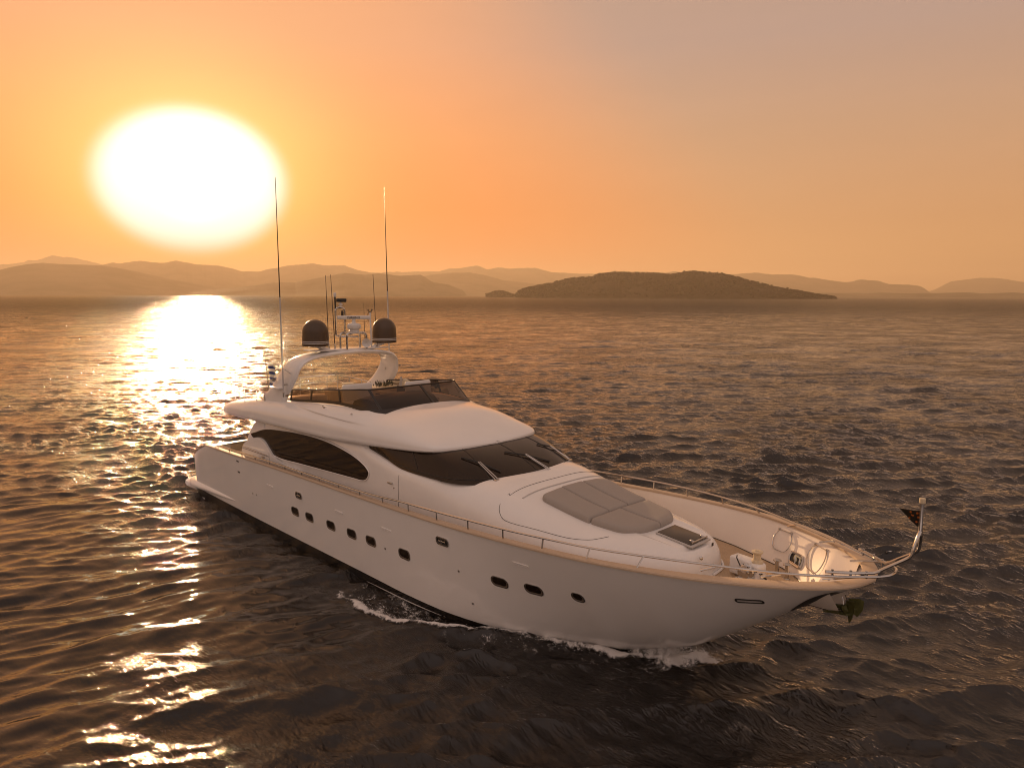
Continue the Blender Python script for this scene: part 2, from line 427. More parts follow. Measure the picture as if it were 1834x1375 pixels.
def scrub(grids, counts, seed):
    r = np.random.default_rng(seed); V = []; F = []; n = 0
    for gv, cnt in zip(grids, counts):
        nv, nu, _ = gv.shape
        a = r.uniform(2, nv - 3, cnt * 2); b_ = r.uniform(2, nu - 3, cnt * 2)
        p = gv[a.astype(int), b_.astype(int)] * (1 - (a % 1))[:, None] + gv[a.astype(int) + 1, b_.astype(int)] * (a % 1)[:, None]
        p = p + (gv[a.astype(int), b_.astype(int) + 1] - gv[a.astype(int), b_.astype(int)]) * (b_ % 1)[:, None]
        dens = fbm2(p[:, 0], p[:, 1], 77, 3, 0.012)
        p = p[(p[:, 2] > 3) & (dens + r.uniform(-0.5, 0.5, len(p)) > -0.12)][:cnt]
        for c in p:
            s = r.uniform(1.6, 4.2)
            vv = ICO_V * s * r.uniform(0.75, 1.25, (len(ICO_V), 3)) * (1.15, 1.15, 0.85)
            V.append(vv + c + (0, 0, s * 0.35)); F.append(ICO_F + n); n += len(vv)
    return np.vstack(V), np.vstack(F)
sv, sf = scrub([isl_v, ilt_v], [5200, 260], 9)
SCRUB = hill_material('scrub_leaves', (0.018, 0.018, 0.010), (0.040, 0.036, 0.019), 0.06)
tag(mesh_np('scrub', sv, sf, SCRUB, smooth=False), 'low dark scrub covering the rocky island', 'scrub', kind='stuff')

# ------------------------------------------------------------------ haze
def haze_box():
    x0, x1, y0, y1 = CAM.x - 18500, CAM.x + 18500, CAM.y - 18500, CAM.y + 18500
    z0, z1 = -6.0, 562.0
    v = [(x0, y0, z0), (x1, y0, z0), (x1, y1, z0), (x0, y1, z0), (x0, y0, z1), (x1, y0, z1), (x1, y1, z1), (x0, y1, z1)]
    f = [(3, 2, 1, 0), (4, 5, 6, 7), (0, 1, 5, 4), (1, 2, 6, 5), (2, 3, 7, 6), (3, 0, 4, 7)]
    o = mesh_np('haze', v, f, None, smooth=False)
    mt = bpy.data.materials.new('haze_air'); mt.use_nodes = True
    nt = mt.node_tree
    nt.nodes.remove(nt.nodes['Principled BSDF'])
    pv = nt.nodes.new('ShaderNodeVolumePrincipled')
    pv.inputs['Color'].default_value = (0.95, 0.77, 0.56, 1)
    pv.inputs['Density'].default_value = HAZE_DENSITY
    pv.inputs['Anisotropy'].default_value = 0.32
    nt.links.new(pv.outputs[0], nt.nodes['Material Output'].inputs['Volume'])
    o.data.materials.append(mt)
    return tag(o, 'thin warm evening haze over the water', 'haze', kind='stuff')
HAZE_DENSITY = 0.000112
haze_box()

# ================================================================== YACHT
YO = Vector((-15.0, 0.0, 0.0))
yacht = bpy.data.objects.new('yacht', None); COL.objects.link(yacht)
yacht.location = YO
yacht.empty_display_size = 2
tag(yacht, 'white motor yacht with flybridge, radar arch and two dark domes, under way at sunset', 'yacht')

def noisy(mt, scale, amount, bump=0.0, rough_amt=0.0):
    """fine irregularity of a real surface: a little colour, gloss and relief"""
    g = NG(mt.node_tree); b = g.n['Principled BSDF']
    co = g.node('ShaderNodeTexCoord').outputs['Object']
    n = g.noise(co, scale, 5, 0.6)
    c = tuple(b.inputs['Base Color'].default_value)[:3]
    g.put(b.inputs['Base Color'], g.mix(g.maprange(n.outputs['Fac'], 0.3, 0.7, 0, 1), tuple(x * (1 - amount) for x in c), tuple(min(1, x * (1 + amount)) for x in c)))
    if rough_amt:
        r0 = b.inputs['Roughness'].default_value
        g.put(b.inputs['Roughness'], g.maprange(n.outputs['Fac'], 0.3, 0.7, r0 - rough_amt, r0 + rough_amt))
    if bump:
        bp = g.node('ShaderNodeBump'); bp.inputs['Strength'].default_value = 1.0; bp.inputs['Distance'].default_value = bump
        g.put(bp.inputs['Height'], n.outputs['Fac']); g.put(b.inputs['Normal'], bp.outputs[0])
    return mt
GEL = noisy(principled('white_gelcoat', (0.82, 0.80, 0.78), 0.20, 0, **{'Coat Weight': 0.5, 'Coat Roughness': 0.05}), 0.7, 0.02, 0.0, 0.05)
GELM = noisy(principled('offwhite_paint_sun_tint', (0.84, 0.755, 0.67), 0.55, 0), 0.9, 0.03)  # off-white bulwark paint, with warm sunlight mixed into its base colour
STRIPE = principled('black_boot_paint', (0.012, 0.010, 0.009), 0.25)
CHROME = noisy(principled('polished_steel', (0.56, 0.54, 0.52), 0.12, 1.0), 3.0, 0.03, 0.0, 0.05)
DGLASS = principled('dark_tinted_glass', (0.016, 0.010, 0.007), 0.03, 0, **{'Specular IOR Level': 0.42, 'Specular Tint': (1.0, 0.82, 0.66, 1)})
BRONZE = principled('dark_bronze_frame', (0.022, 0.015, 0.011), 0.3)
RUBBER = principled('black_rubber', (0.015, 0.014, 0.013), 0.5)
FABRIC = noisy(principled('grey_cushion_fabric', (0.35, 0.315, 0.285), 0.85), 60, 0.10, 0.004)
WHITEF = noisy(principled('white_vinyl', (0.66, 0.63, 0.60), 0.5), 30, 0.04, 0.002)
CREAM = noisy(principled('cream_canvas', (0.62, 0.52, 0.36), 0.8), 40, 0.08, 0.003)
BROWN = noisy(principled('brown_console', (0.045, 0.028, 0.020), 0.30), 4, 0.1)
DOMEM = noisy(principled('dark_dome_shell', (0.070, 0.042, 0.022), 0.36), 2.0, 0.15)
OLIVE = noisy(principled('olive_anchor_paint', (0.060, 0.062, 0.012), 0.5), 6, 0.35, 0.003)
GREYP = principled('pale_grey_paint', (0.5, 0.48, 0.46), 0.4)
BLACK = principled('black_lettering', (0.01, 0.01, 0.01), 0.5)
def smoke_glass():
    mt = bpy.data.materials.new('smoked_acrylic'); mt.use_nodes = True
    g = NG(mt.node_tree); g.n.remove(g.n['Principled BSDF'])
    tr = g.node('ShaderNodeBsdfTransparent'); tr.inputs[0].default_value = (0.30, 0.205, 0.135, 1)
    gl = g.node('ShaderNodeBsdfGlossy'); gl.inputs['Roughness'].default_value = 0.03; gl.inputs[0].default_value = (0.9, 0.9, 0.9, 1)
    fr = g.node('ShaderNodeFresnel'); fr.inputs[0].default_value = 1.5
    mx = g.node('ShaderNodeMixShader')
    g.put(mx.inputs[0], fr.outputs[0]); g.put(mx.inputs[1], tr.outputs[0]); g.put(mx.inputs[2], gl.outputs[0])
    g.put(g.n['Material Output'].inputs[0], mx.outputs[0])
    return mt
SMOKE = smoke_glass()
def teak(name, light, dark, width=0.055, caulk=True):
    mt = bpy.data.materials.new(name); mt.use_nodes = True
    g = NG(mt.node_tree); b = g.n['Principled BSDF']
    co = g.node('ShaderNodeTexCoord').outputs['Object']
    sp = g.node('ShaderNodeSeparateXYZ'); g.put(sp.inputs[0], co)
    mp = g.node('ShaderNodeMapping'); mp.inputs['Scale'].default_value = (0.8, 14, 14); g.put(mp.inputs[0], co)
    n = g.noise(mp.outputs[0], 2.2, 5, 0.65)
    col = g.mix(g.maprange(n.outputs['Fac'], 0.3, 0.7, 0, 1), dark, light)
    if caulk:
        fr = g.math('FRACT', g.math('DIVIDE', sp.outputs[1], width))
        ln = g.math('GREATER_THAN', fr, 0.84)
        col = g.mix(ln, col, (0.035, 0.028, 0.022))
    g.put(b.inputs['Base Color'], col)
    b.inputs['Roughness'].default_value = 0.62
    return mt
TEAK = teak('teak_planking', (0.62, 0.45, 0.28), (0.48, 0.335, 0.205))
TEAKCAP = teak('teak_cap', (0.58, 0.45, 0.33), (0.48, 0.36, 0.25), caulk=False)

def put(name, v, f, mat, parent=None, smooth=True, angle=35):
    """a mesh in yacht coordinates, as a part (parent None) or as a sub-part"""
    o = mesh_np(name, v, f, mat, None, smooth, angle if smooth else None)
    if parent is None:
        o.parent = yacht; o.location = -YO
    else:
        o.parent = parent
    return o
def bm_put(name, bm, mat, parent=None, smooth=True, angle=35):
    bmesh.ops.recalc_face_normals(bm, faces=bm.faces)
    me = bpy.data.meshes.new(name); bm.to_mesh(me); bm.free()
    me.polygons.foreach_set('use_smooth', [smooth] * len(me.polygons))
    if smooth: me.set_sharp_from_angle(angle=R(angle))
    me.materials.append(mat)
    o = bpy.data.objects.new(name, me); COL.objects.link(o)
    if parent is None:
        o.parent = yacht; o.location = -YO
    else:
        o.parent = parent
    return o
def add_grid(bm, P, wrap=False, flip=False):
    nr, nc = P.shape[:2]
    vs = [[bm.verts.new(P[i, j]) for j in range(nc)] for i in range(nr)]
    for i in range(nr - 1):
        for j in range(nc if wrap else nc - 1):
            k = (j + 1) % nc
            q = [vs[i][j], vs[i][k], vs[i + 1][k], vs[i + 1][j]]
            try: bm.faces.new(q[::-1] if flip else q)
            except ValueError: pass
    return vs
def spline(pts, n=8, closed=False):
    p = np.asarray(pts, float)
    if closed: q = np.vstack([p[-1], p, p[:2]])
    else: q = np.vstack([2 * p[0] - p[1], p, 2 * p[-1] - p[-2]])
    out = []
    for i in range(1, len(q) - 2):
        for k in range(n):
            t = k / n
            a, b, c, d_ = q[i - 1], q[i], q[i + 1], q[i + 2]
            out.append(0.5 * (2 * b + (c - a) * t + (2 * a - 5 * b + 4 * c - d_) * t * t + (3 * b - a - 3 * c + d_) * t ** 3))
    if not closed: out.append(p[-1])
    return np.array(out)
def add_tube(bm, pts, r, seg=8, cap=True):
    p = np.asarray(pts, float); n = len(p)
    rad = np.full(n, r, float) if np.isscalar(r) else np.asarray(r, float)
    tan = np.gradient(p, axis=0); tan /= np.linalg.norm(tan, axis=1)[:, None] + 1e-12
    ref = np.array([0, 0, 1.0]) if abs(tan[0][2]) < 0.9 else np.array([1.0, 0, 0])
    u = np.cross(tan[0], ref); u /= np.linalg.norm(u)
    rings = []
    for i in range(n):
        u = u - tan[i] * (u @ tan[i]); u /= np.linalg.norm(u) + 1e-12
        w = np.cross(tan[i], u)
        a = np.linspace(0, 2 * np.pi, seg, endpoint=False)
        rings.append(p[i] + rad[i] * (np.cos(a)[:, None] * u + np.sin(a)[:, None] * w))
    vs = add_grid(bm, np.array(rings), True)
    if cap:
        bm.faces.new(vs[0][::-1]); bm.faces.new(vs[-1])
def tube(name, pts, r, mat, parent=None, seg=8):
    bm = bmesh.new(); add_tube(bm, pts, r, seg); return bm_put(name, bm, mat, parent)
def add_box(bm, c, s, bevel=0.0, rot=None, seg=2):
    t = bmesh.new(); bmesh.ops.create_cube(t, size=1.0)
    for v in t.verts: v.co = Vector((v.co.x * s[0], v.co.y * s[1], v.co.z * s[2]))
    if bevel: bmesh.ops.bevel(t, geom=t.edges[:], offset=bevel, segments=seg, affect='EDGES', profile=0.5)
    M = Matrix.Translation(c) @ (rot.to_4x4() if rot is not None else Matrix.Identity(4))
    t.transform(M); me = bpy.data.meshes.new('t'); t.to_mesh(me); t.free(); bm.from_mesh(me); bpy.data.meshes.remove(me)
def add_lathe(bm, c, prof, seg=24, axis=(0, 0, 1), cap=True):
    ax = Vector(axis).normalized(); q = ax.to_track_quat('Z', 'Y').to_matrix()
    a = np.linspace(0, 2 * np.pi, seg, endpoint=False)
    rows = []
    for r_, z in prof:
        rows.append([tuple(Vector(c) + q @ Vector((r_ * math.cos(t), r_ * math.sin(t), z))) for t in a])
    vs = add_grid(bm, np.array(rows), True)
    if cap:
        for row, fl in ((vs[0], True), (vs[-1], False)):
            try: bm.faces.new(row[::-1] if fl else row)
            except ValueError: pass
def outline_plate(bm, pts, normal, thick):
    """solid plate: closed outline pts (3-D) pushed along normal"""
    n = Vector(normal).normalized()
    a = [bm.verts.new(p) for p in pts]; b = [bm.verts.new(Vector(p) + n * thick) for p in pts]
    bm.faces.new(a); bm.faces.new(b[::-1])
    for i in range(len(a)):
        j = (i + 1) % len(a); bm.faces.new([a[i], b[i], b[j], a[j]])
def roundrect(hw, hh, r, n=6, taper=0.0):
    out = []
    for cx, cy, a0 in ((hw - r, hh - r, 0), (-hw + r, hh - r, 90), (-hw + r, -hh + r, 180), (hw - r, -hh + r, 270)):
        for k in range(n + 1):
            t = R(a0 + 90 * k / n); x = cx + r * math.cos(t); y = cy + r * math.sin(t)
            out.append((x, y * (1 + taper * x / hw)))
    return out

# ------------------------------------------------------------------ hull shell
ZTOP_AFT = pchip([-29.80, -29.76, -29.60, -29.25, -28.63, -28.0, -27.6], [0.95, 1.30, 1.70, 2.06, 2.38, 2.59, 2.72])
def hull_top(x):
    x = np.asarray(x, float)
    return np.where(x < -27.6, np.minimum(ZTOP_AFT(x), ZS(x)), ZS(x))
XS = np.unique(np.concatenate([np.linspace(-29.80, -27.5, 26), np.linspace(-27.5, -7, 90), np.linspace(-7, -0.5, 80), np.linspace(-0.5, 0.05, 24)]))
def hull_bottom(x):
    return np.where(x < -6.2, -0.6, np.where(x < -5.9, -0.6 + 0.57 * (x + 6.2) / 0.3, ZK(x)))
def corner_round(x):
    """the hull sides turn in to the transom over the last 0.5 m"""
    t = np.clip((-29.30 - x) / 0.5, 0, 1)
    return 0.42 * (1 - np.sqrt(np.clip(1 - t * t, 0, 1)))
def hull_grid(zlo, zhi, nv, xs, off=0.0, side=-1):
    v = np.linspace(0, 1, nv)[:, None]
    z = zlo(xs)[None] * (1 - v) + zhi(xs)[None] * v
    X = np.repeat(xs[None], nv, 0)
    y = np.maximum(hull_y(X, z) - corner_round(X) + off, 0)
    if nv > 20: y[0] = 0.0
    return np.stack([X, side * y, z], -1)
bm = bmesh.new()
A = hull_grid(hull_bottom, hull_top, 30, XS, 0, -1); B = hull_grid(hull_bottom, hull_top, 30, XS, 0, 1)
add_grid(bm, A, flip=True); add_grid(bm, B)
# transom, following the curved aft edge
ys = np.linspace(-1, 1, 17)
aft = [(-29.80, -0.6)] + [(float(x), float(z)) for x, z in zip(XS[:27], hull_top(XS[:27]))]
T = np.zeros((len(aft), 17, 3))
for i, (x, z) in enumerate(aft):
    yy = float(hull_y(x, z) - corner_round(x))
    T[i, :, 0] = x - 0.12 * (1 - ys ** 2); T[i, :, 1] = ys * yy; T[i, :, 2] = z
add_grid(bm, T)
bmesh.ops.remove_doubles(bm, verts=bm.verts, dist=0.002)
hull = bm_put('hull', bm, GEL)
# dark boot stripe at the waterline
STRIPE_Z = pchip([-29.8, -24, -16, -11, -8.3, -6.0, -5.3], [0.40, 0.38, 0.33, 0.24, 0.20, 0.12, 0.07])
bm = bmesh.new()
xs = XS[XS < -5.35]
for s in (-1, 1):
    add_grid(bm, hull_grid(lambda x: np.minimum(np.full_like(x, -0.5), 0) * 0 + np.maximum(hull_bottom(x), -0.5), lambda x: np.maximum(STRIPE_Z(x), hull_bottom(x) + 0.01), 6, xs, 0.004, s), flip=s < 0)
bm_put('boot_stripe', bm, STRIPE, hull)

# ------------------------------------------------------------------ cap rail, bulwark, deck
ZD = pchip([-30, -24, -14, -7, -4, 0], [1.75, 1.85, 2.15, 2.36, 2.40, 2.46])
def plan_side(xs, inset):
    """plan curve of the cap rail, inset horizontally, starboard side from aft to the tip then back along port"""
    y = HB(xs)
    p = np.stack([xs, -y], 1); q = np.stack([xs[::-1][1:], y[::-1][1:]], 1)
    c = np.vstack([p, q])
    t = np.gradient(c, axis=0); t /= np.linalg.norm(t, axis=1)[:, None]
    nrm = np.stack([-t[:, 1], t[:, 0]], 1)
    return c + nrm * inset
xc = np.unique(np.concatenate([np.linspace(-27.7, -6, 70), np.linspace(-6, -0.6, 50), 0.05 - 0.65 * np.linspace(1, 0, 22) ** 2]))
xf = np.concatenate([xc, xc[::-1][1:]])
zcap = ZS(xf)
wide = 0.19 + 0.10 * sstep(-5, -1, xf)
def offs(d): return plan_side(xc, d)
n0 = plan_side(xc, 0.0); n1 = plan_side(xc, 1.0) - n0
def cap_pt(off, dz):
    xy = n0 + n1 * (off if np.isscalar(off) else off[:, None])
    xy[:, 1] = np.where(xf <= 0.05, xy[:, 1], xy[:, 1])
    return np.column_stack([xy, zcap + dz])
prof = [cap_pt(-0.035, -0.035), cap_pt(-0.040, 0.0), cap_pt(-0.025, 0.028), cap_pt(0.02, 0.036), cap_pt(wide - 0.02, 0.036), cap_pt(wide, 0.025), cap_pt(wide, -0.03)]
bm = bmesh.new(); vs = add_grid(bm, np.array(prof).transpose(1, 0, 2), True)
bm.faces.new(vs[0][::-1]); bm.faces.new(vs[-1])
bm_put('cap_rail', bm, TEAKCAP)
# inner face of the bulwark
INSET = pchip([-9, -6, -5.4, -4.3, -3.1, -2.2, -1.3, 0], [0.20, 0.32, 0.42, 0.68, 0.86, 0.88, 0.86, 0.8])
xb = xc[xc <= -0.55]
bm = bmesh.new()
for s in (-1, 1):
    rows = []
    for t in np.linspace(0, 1, 9):
        zz = ZS(xb) - 0.02 - t * (ZS(xb) - 0.02 - ZD(xb))
        w_ = 0.17 + 0.08 * sstep(-5, -1, xb)
        y_top = HB(xb) - w_
        y_bot = np.minimum(np.minimum(hull_y(xb, ZD(xb)) - 0.10, y_top), HB(xb) - INSET(xb))
        y_bot = np.maximum(y_bot, 0.0)
        tt = t ** 0.9
        rows.append(np.stack([xb, s * np.maximum(y_top * (1 - tt) + y_bot * tt, 0), zz], 1))
    add_grid(bm, np.array(rows), flip=s > 0)
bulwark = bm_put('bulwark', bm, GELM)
bm = bmesh.new()
yb = np.maximum(np.minimum(hull_y(xb, ZD(xb)) - 0.09, HB(xb) - INSET(xb) + 0.01), 0.0)
add_grid(bm, np.array([np.stack([xb, k * yb, ZD(xb)], 1) for k in np.linspace(-1, 1, 9)]))
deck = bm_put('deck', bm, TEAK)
bm = bmesh.new()
for s in (-1, 1):
    add_tube(bm, np.stack([xb, s * (yb - 0.02), ZD(xb) + 0.012], 1)[::2], 0.012, 5)
bm_put('deck_margin', bm, BROWN, deck)

# ------------------------------------------------------------------ swim platform
bm = bmesh.new()
def plat(z0, z1, inset):
    pts = []
    for x, y in ((-29.2, 3.30), (-30.35, 3.32), (-30.62, 3.22), (-30.82, 2.95), (-30.88, 2.5), (-30.95, 1.2), (-30.97, 0)):
        pts.append((x, y))
    full = pts + [(x, -y) for x, y in pts[::-1][1:]]
    c = spline([(a, b) for a, b in full], 4)
    return c
c = plat(0, 0, 0)
rows = []
for ins, z in ((0.18, 0.30), (0.04, 0.34), (0.0, 0.45), (0.02, 0.56), (0.10, 0.62), (0.2, 0.635)):
    cc = c.copy(); d_ = np.array([-29.3, 0]) - cc; L = np.linalg.norm(d_, axis=1)[:, None]
    rows.append(np.column_stack([cc + d_ / L * ins, np.full(len(cc), z)]))
vs = add_grid(bm, np.array(rows))
bm.faces.new(vs[-1]); bm.faces.new(vs[0][::-1])
platform = bm_put('swim_platform', bm, GEL)
bm = bmesh.new()
cc = c.copy(); d_ = np.array([-29.3, 0]) - cc; L = np.linalg.norm(d_, axis=1)[:, None]
outline_plate(bm, [(a, b, 0.637) for a, b in (cc + d_ / L * 0.28)], (0, 0, 1), 0.012)
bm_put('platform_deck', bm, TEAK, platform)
for s in (-1, 1):
    bm = bmesh.new(); rows = []
    xsf = np.linspace(-30.5, -24.3, 40)
    for x in xsf:
        t = np.clip((-24.3 - x) / 6.2, 0, 1); tp = t ** 0.6
        zc = 0.50 + 0.22 * (1 - t); hh = 0.20 * tp + 0.004; ww = 0.26 * tp + 0.003
        yb_ = float(hull_y(max(x, -29.8), zc)) - 0.06
        if x < -29.6: yb_ -= 0.25 * ((-29.6 - x) / 0.9) ** 2
        a = np.linspace(-np.pi / 2, np.pi / 2, 11)
        rows.append([(x, s * (yb_ + ww * np.cos(k)), zc + hh * np.sin(k)) for k in a])
    vs = add_grid(bm, np.array(rows), flip=s > 0)
    bm.faces.new(vs[0]); bm.faces.new(vs[-1])
    bm_put('side_fender', bm, GEL, platform)

# ------------------------------------------------------------------ hull fittings
def hull_frame(x, z, s=-1):
    e = 0.05
    y = float(hull_y(x, z)); yx = float(hull_y(x + e, z) - hull_y(x - e, z)) / (2 * e); yz = float(hull_y(x, z + e) - hull_y(x, z - e)) / (2 * e)
    n = Vector((-yx, s * 1.0, -yz)).normalized()
    tx = Vector((1, s * yx, 0)).normalized()
    tz = n.cross(tx) if s < 0 else tx.cross(n)
    if tz.z < 0: tz = -tz
    return Vector((x, s * y, z)), tx, tz, n
def hull_pt(x, z, s, off):
    p, _, _, n = hull_frame(x, z, s); return p + n * off
def ring_on_hull(bm, x, z, out, inn, s, o0, o1):
    """flat ring between two outlines (dx, dz) laid on the hull"""
    a = [hull_pt(x + u, z + v, s, o0) for u, v in out]; b = [hull_pt(x + u, z + v, s, o1) for u, v in out]
    c_ = [hull_pt(x + u, z + v, s, o1) for u, v in inn]; d_ = [hull_pt(x + u, z + v, s, o0 - 0.01) for u, v in inn]
    add_grid(bm, np.array([[tuple(p) for p in q] for q in (a, b, c_, d_)]), True, flip=s > 0)
def disc_on_hull(bm, x, z, out, s, off):
    vs = [bm.verts.new(hull_pt(x + u, z + v, s, off)) for u, v in out]
    c_ = bm.verts.new(hull_pt(x, z, s, off))
    for i in range(len(vs)): bm.faces.new([c_, vs[i], vs[(i + 1) % len(vs)]])
REVEAL = principled('porthole_lining', (0.13, 0.10, 0.075), 0.35)
def porthole(x, z, hw, hh, r, taper, s=-1):
    bm = bmesh.new()
    o1 = roundrect(hw, hh, r, 6, taper); o2 = roundrect(hw - 0.022, hh - 0.022, r - 0.02, 6, taper)
    ring_on_hull(bm, x, z, o1, o2, s, -0.005, 0.016)
    fr = bm_put('porthole', bm, CHROME)
    bm = bmesh.new(); disc_on_hull(bm, x, z, o2, s, 0.004)
    bm_put('reveal', bm, REVEAL, fr, angle=60)
    bm = bmesh.new(); disc_on_hull(bm, x, z, [(u - 0.012, v + 0.014) for u, v in roundrect(hw - 0.052, hh - 0.045, r - 0.035, 6, taper)], s, 0.008)
    gl = bm_put('pane', bm, DGLASS, fr, angle=60)
    bm = bmesh.new()
    ring_on_hull(bm, x, z, roundrect(hw + 0.014, hh + 0.014, r + 0.014, 6, taper), o1, s, -0.004, 0.008)
    bm_put('gasket', bm, GREYP, fr)
    return fr
for s in (-1, 1):
    for x, z in ((-19.27, 1.49), (-18.18, 1.51), (-16.66, 1.56), (-15.32, 1.585), (-14.17, 1.62), (-12.36, 1.65)):
        porthole(x, z, 0.285, 0.165, 0.13, 0.06, s)
    for x, z in ((-8.42, 1.83), (-7.31, 1.895)):
        porthole(x, z, 0.285, 0.15, 0.14, 0.0, s)
    porthole(-5.96, 2.04, 0.185, 0.135, 0.13, 0.0, s)
    for x, z, hw, hh in ((-18.82, 2.21, 0.24, 0.125), (-10.43, 2.56, 0.27, 0.125)):
        bm = bmesh.new()
        o1 = roundrect(hw, hh, 0.1); o2 = roundrect(hw - 0.045, hh - 0.045, 0.07)
        ring_on_hull(bm, x, z, o1, o2, s, -0.005, 0.03)
        fl = bm_put('fairlead', bm, CHROME)
        bm = bmesh.new(); disc_on_hull(bm, x, z, o2, s, 0.004); bm_put('opening', bm, RUBBER, fl)
        bm = bmesh.new()
        p0 = hull_pt(x - hw * 0.55, z, s, 0.02); p1 = hull_pt(x + hw * 0.55, z, s, 0.02)
        add_tube(bm, [p0, p1], 0.018, 8)
        add_tube(bm, [hull_pt(x - 0.05, z - hh * 0.6, s, 0.02), hull_pt(x - 0.05, z + hh * 0.6, s, 0.02)], 0.02, 8)
        bm_put('cleat', bm, CHROME, fl)
    bm = bmesh.new(); o1 = roundrect(0.25, 0.062, 0.06); o2 = roundrect(0.215, 0.034, 0.033)
    ring_on_hull(bm, -1.93, 2.885, o1, o2, s, -0.004, 0.016)
    fl = bm_put('fairlead', bm, RUBBER)
    bm = bmesh.new(); disc_on_hull(bm, -1.93, 2.885, o2, s, 0.007); bm_put('opening', bm, GREYP, fl)
    for x, z in ((-21.24, 2.09), (-16.05, 2.19), (-13.24, 2.24), (-7.51, 2.605)):
        bm = bmesh.new(); o1 = roundrect(0.27, 0.038, 0.036, 4)
        ring_on_hull(bm, x, z, o1, roundrect(0.22, 0.008, 0.007, 4), s, -0.004, 0.018); bm_put('vent_cover', bm, GEL)
    for x, z in ((-24.14, 2.60), (-24.12, 2.13)):
        bm = bmesh.new(); disc_on_hull(bm, x, z, roundrect(0.12, 0.035, 0.02, 3), s, 0.006); bm_put('scupper', bm, RUBBER)
    for x, z in ((-22.92, 1.44), (-22.56, 1.45), (-13.37, 1.57), (-9.90, 1.78), (-9.56, 0.85)):
        p, tx, tz, n = hull_frame(x, z, s)
        bm = bmesh.new(); add_lathe(bm, p - n * 0.005, [(0.036, 0), (0.036, 0.02), (0.022, 0.024), (0.018, 0.005), (0.001, 0.004)], 12, n, False)
        bm_put('drain_outlet', bm, CHROME)

# ------------------------------------------------------------------ cabin and coachroof
CBW = pchip([-23.2, -16, -13, -12, -10, -8, -6, -5, -4.5, -4.2, -4.0, -3.9, -3.85], [2.80, 2.84, 2.86, 2.85, 2.72, 2.52, 2.10, 1.68, 1.36, 1.08, 0.78, 0.48, 0.0])
CZT = pchip([-23.2, -15.7, -15.2, -13.4, -11.5, -10.0, -9.3, -8.5, -6.8, -5.6, -5.0, -4.5, -4.2, -4.0, -3.9, -3.85], [4.56, 4.56, 4.42, 4.15, 4.16, 4.10, 3.99, 3.83, 3.50, 3.38, 3.35, 3.30, 3.19, 3.00, 2.75, 2.42])
CN = pchip([-23.2, -15, -12.5, -10.5, -8, -5, -3.85], [16, 14, 9, 4.6, 3.3, 2.9, 2.4])
def coach_section(x, nphi=61):
    """points from the starboard deck edge over the top to port"""
    bw, zt, n = float(CBW(x)), float(CZT(x)), float(CN(x))
    zb = float(ZD(x)) - 0.05
    u = np.linspace(-1, 1, nphi)
    a = np.sign(u) * (1 - (1 - np.abs(u)) ** 1.0) * math.pi / 2
    y = bw * np.sign(a) * np.abs(np.sin(a)) ** (2 / n)
    z = zb + (zt - zb) * np.abs(np.cos(a)) ** (2 / n)
    return y, z
def coach_z(x, y):
    bw, zt, n = float(CBW(x)), float(CZT(x)), float(CN(x)); zb = float(ZD(x)) - 0.05
    return zb + (zt - zb) * max(0.0, 1 - min(1, abs(y) / max(bw, 1e-3)) ** n) ** (1 / n)
xs = np.unique(np.concatenate([np.linspace(-23.2, -12, 46), np.linspace(-12, -6, 50), np.linspace(-6, -4.2, 46), np.linspace(-4.2, -3.85, 16)]))
rows = []
for x in xs:
    y, z = coach_section(x, 121)
    # foot well ahead of the sun pad
    m_ = sstep(-5.78, -5.66, x) * sstep(-3.96, -4.10, x)
    hwid = 0.86 - 0.10 * sstep(-5.6, -4.0, x)
    my = 1 - sstep(hwid - 0.05, hwid + 0.05, np.abs(y))
    floor_ = 3.295 + (x + 5.25) * (-0.115)
    step_ = sstep(-4.42, -4.28, x)
    floor_ = floor_ * (1 - step_) + (3.12) * step_
    z = np.where(z > floor_, z * (1 - m_ * my) + floor_ * m_ * my, z)
    rows.append(np.stack([np.full_like(y, x), y, z], 1))
bm = bmesh.new(); vs = add_grid(bm, np.array(rows), flip=False)
bm.faces.new(vs[0])
cabin = bm_put('cabin', bm, GEL, angle=50)
# seam lines of the raised coachroof panel and the side door (dark gaps a few mm wide)
def on_coach(x, y, off=0.004):
    return (x, y, coach_z(x, y) + off)
def coach_side(x, z, s=-1, off=0.004):
    bw, zt, n = float(CBW(x)), float(CZT(x)), float(CN(x)); zb = float(ZD(x)) - 0.05
    return (x, s * (bw * max(0.0, 1 - ((z - zb) / (zt - zb)) ** n) ** (1 / n) + off), z)
SEAM = principled('seam_shadow_gap', (0.05, 0.045, 0.04), 0.8)
bm = bmesh.new()
top_line = [on_coach(-9.30, y) for y in np.linspace(2.0, -1.95, 20)]
side = [coach_side(-9.38, 3.86), coach_side(-9.32, 3.62), coach_side(-9.10, 3.36), coach_side(-8.75, 3.26), coach_side(-7.9, 3.22), coach_side(-7.0, 3.16)]
side2 = [on_coach(-6.45, -1.86), on_coach(-6.2, -1.66), on_coach(-6.05, -1.48)]
add_tube(bm, spline(top_line + side + side2, 3), 0.007, 4)
bm_put('panel_seam', bm, SEAM, cabin)
bm = bmesh.new(); add_tube(bm, [on_coach(-8.92, y, 0.006) for y in np.linspace(-1.80, 1.80, 14)], 0.022, 5)
bm_put('gutter_trim', bm, GREYP, cabin)
for s in (-1, 1): tube('door_seam', [coach_side(-13.5, z, s, 0.002) for z in np.linspace(2.2, 4.0, 10)], 0.008, SEAM, cabin, 4)
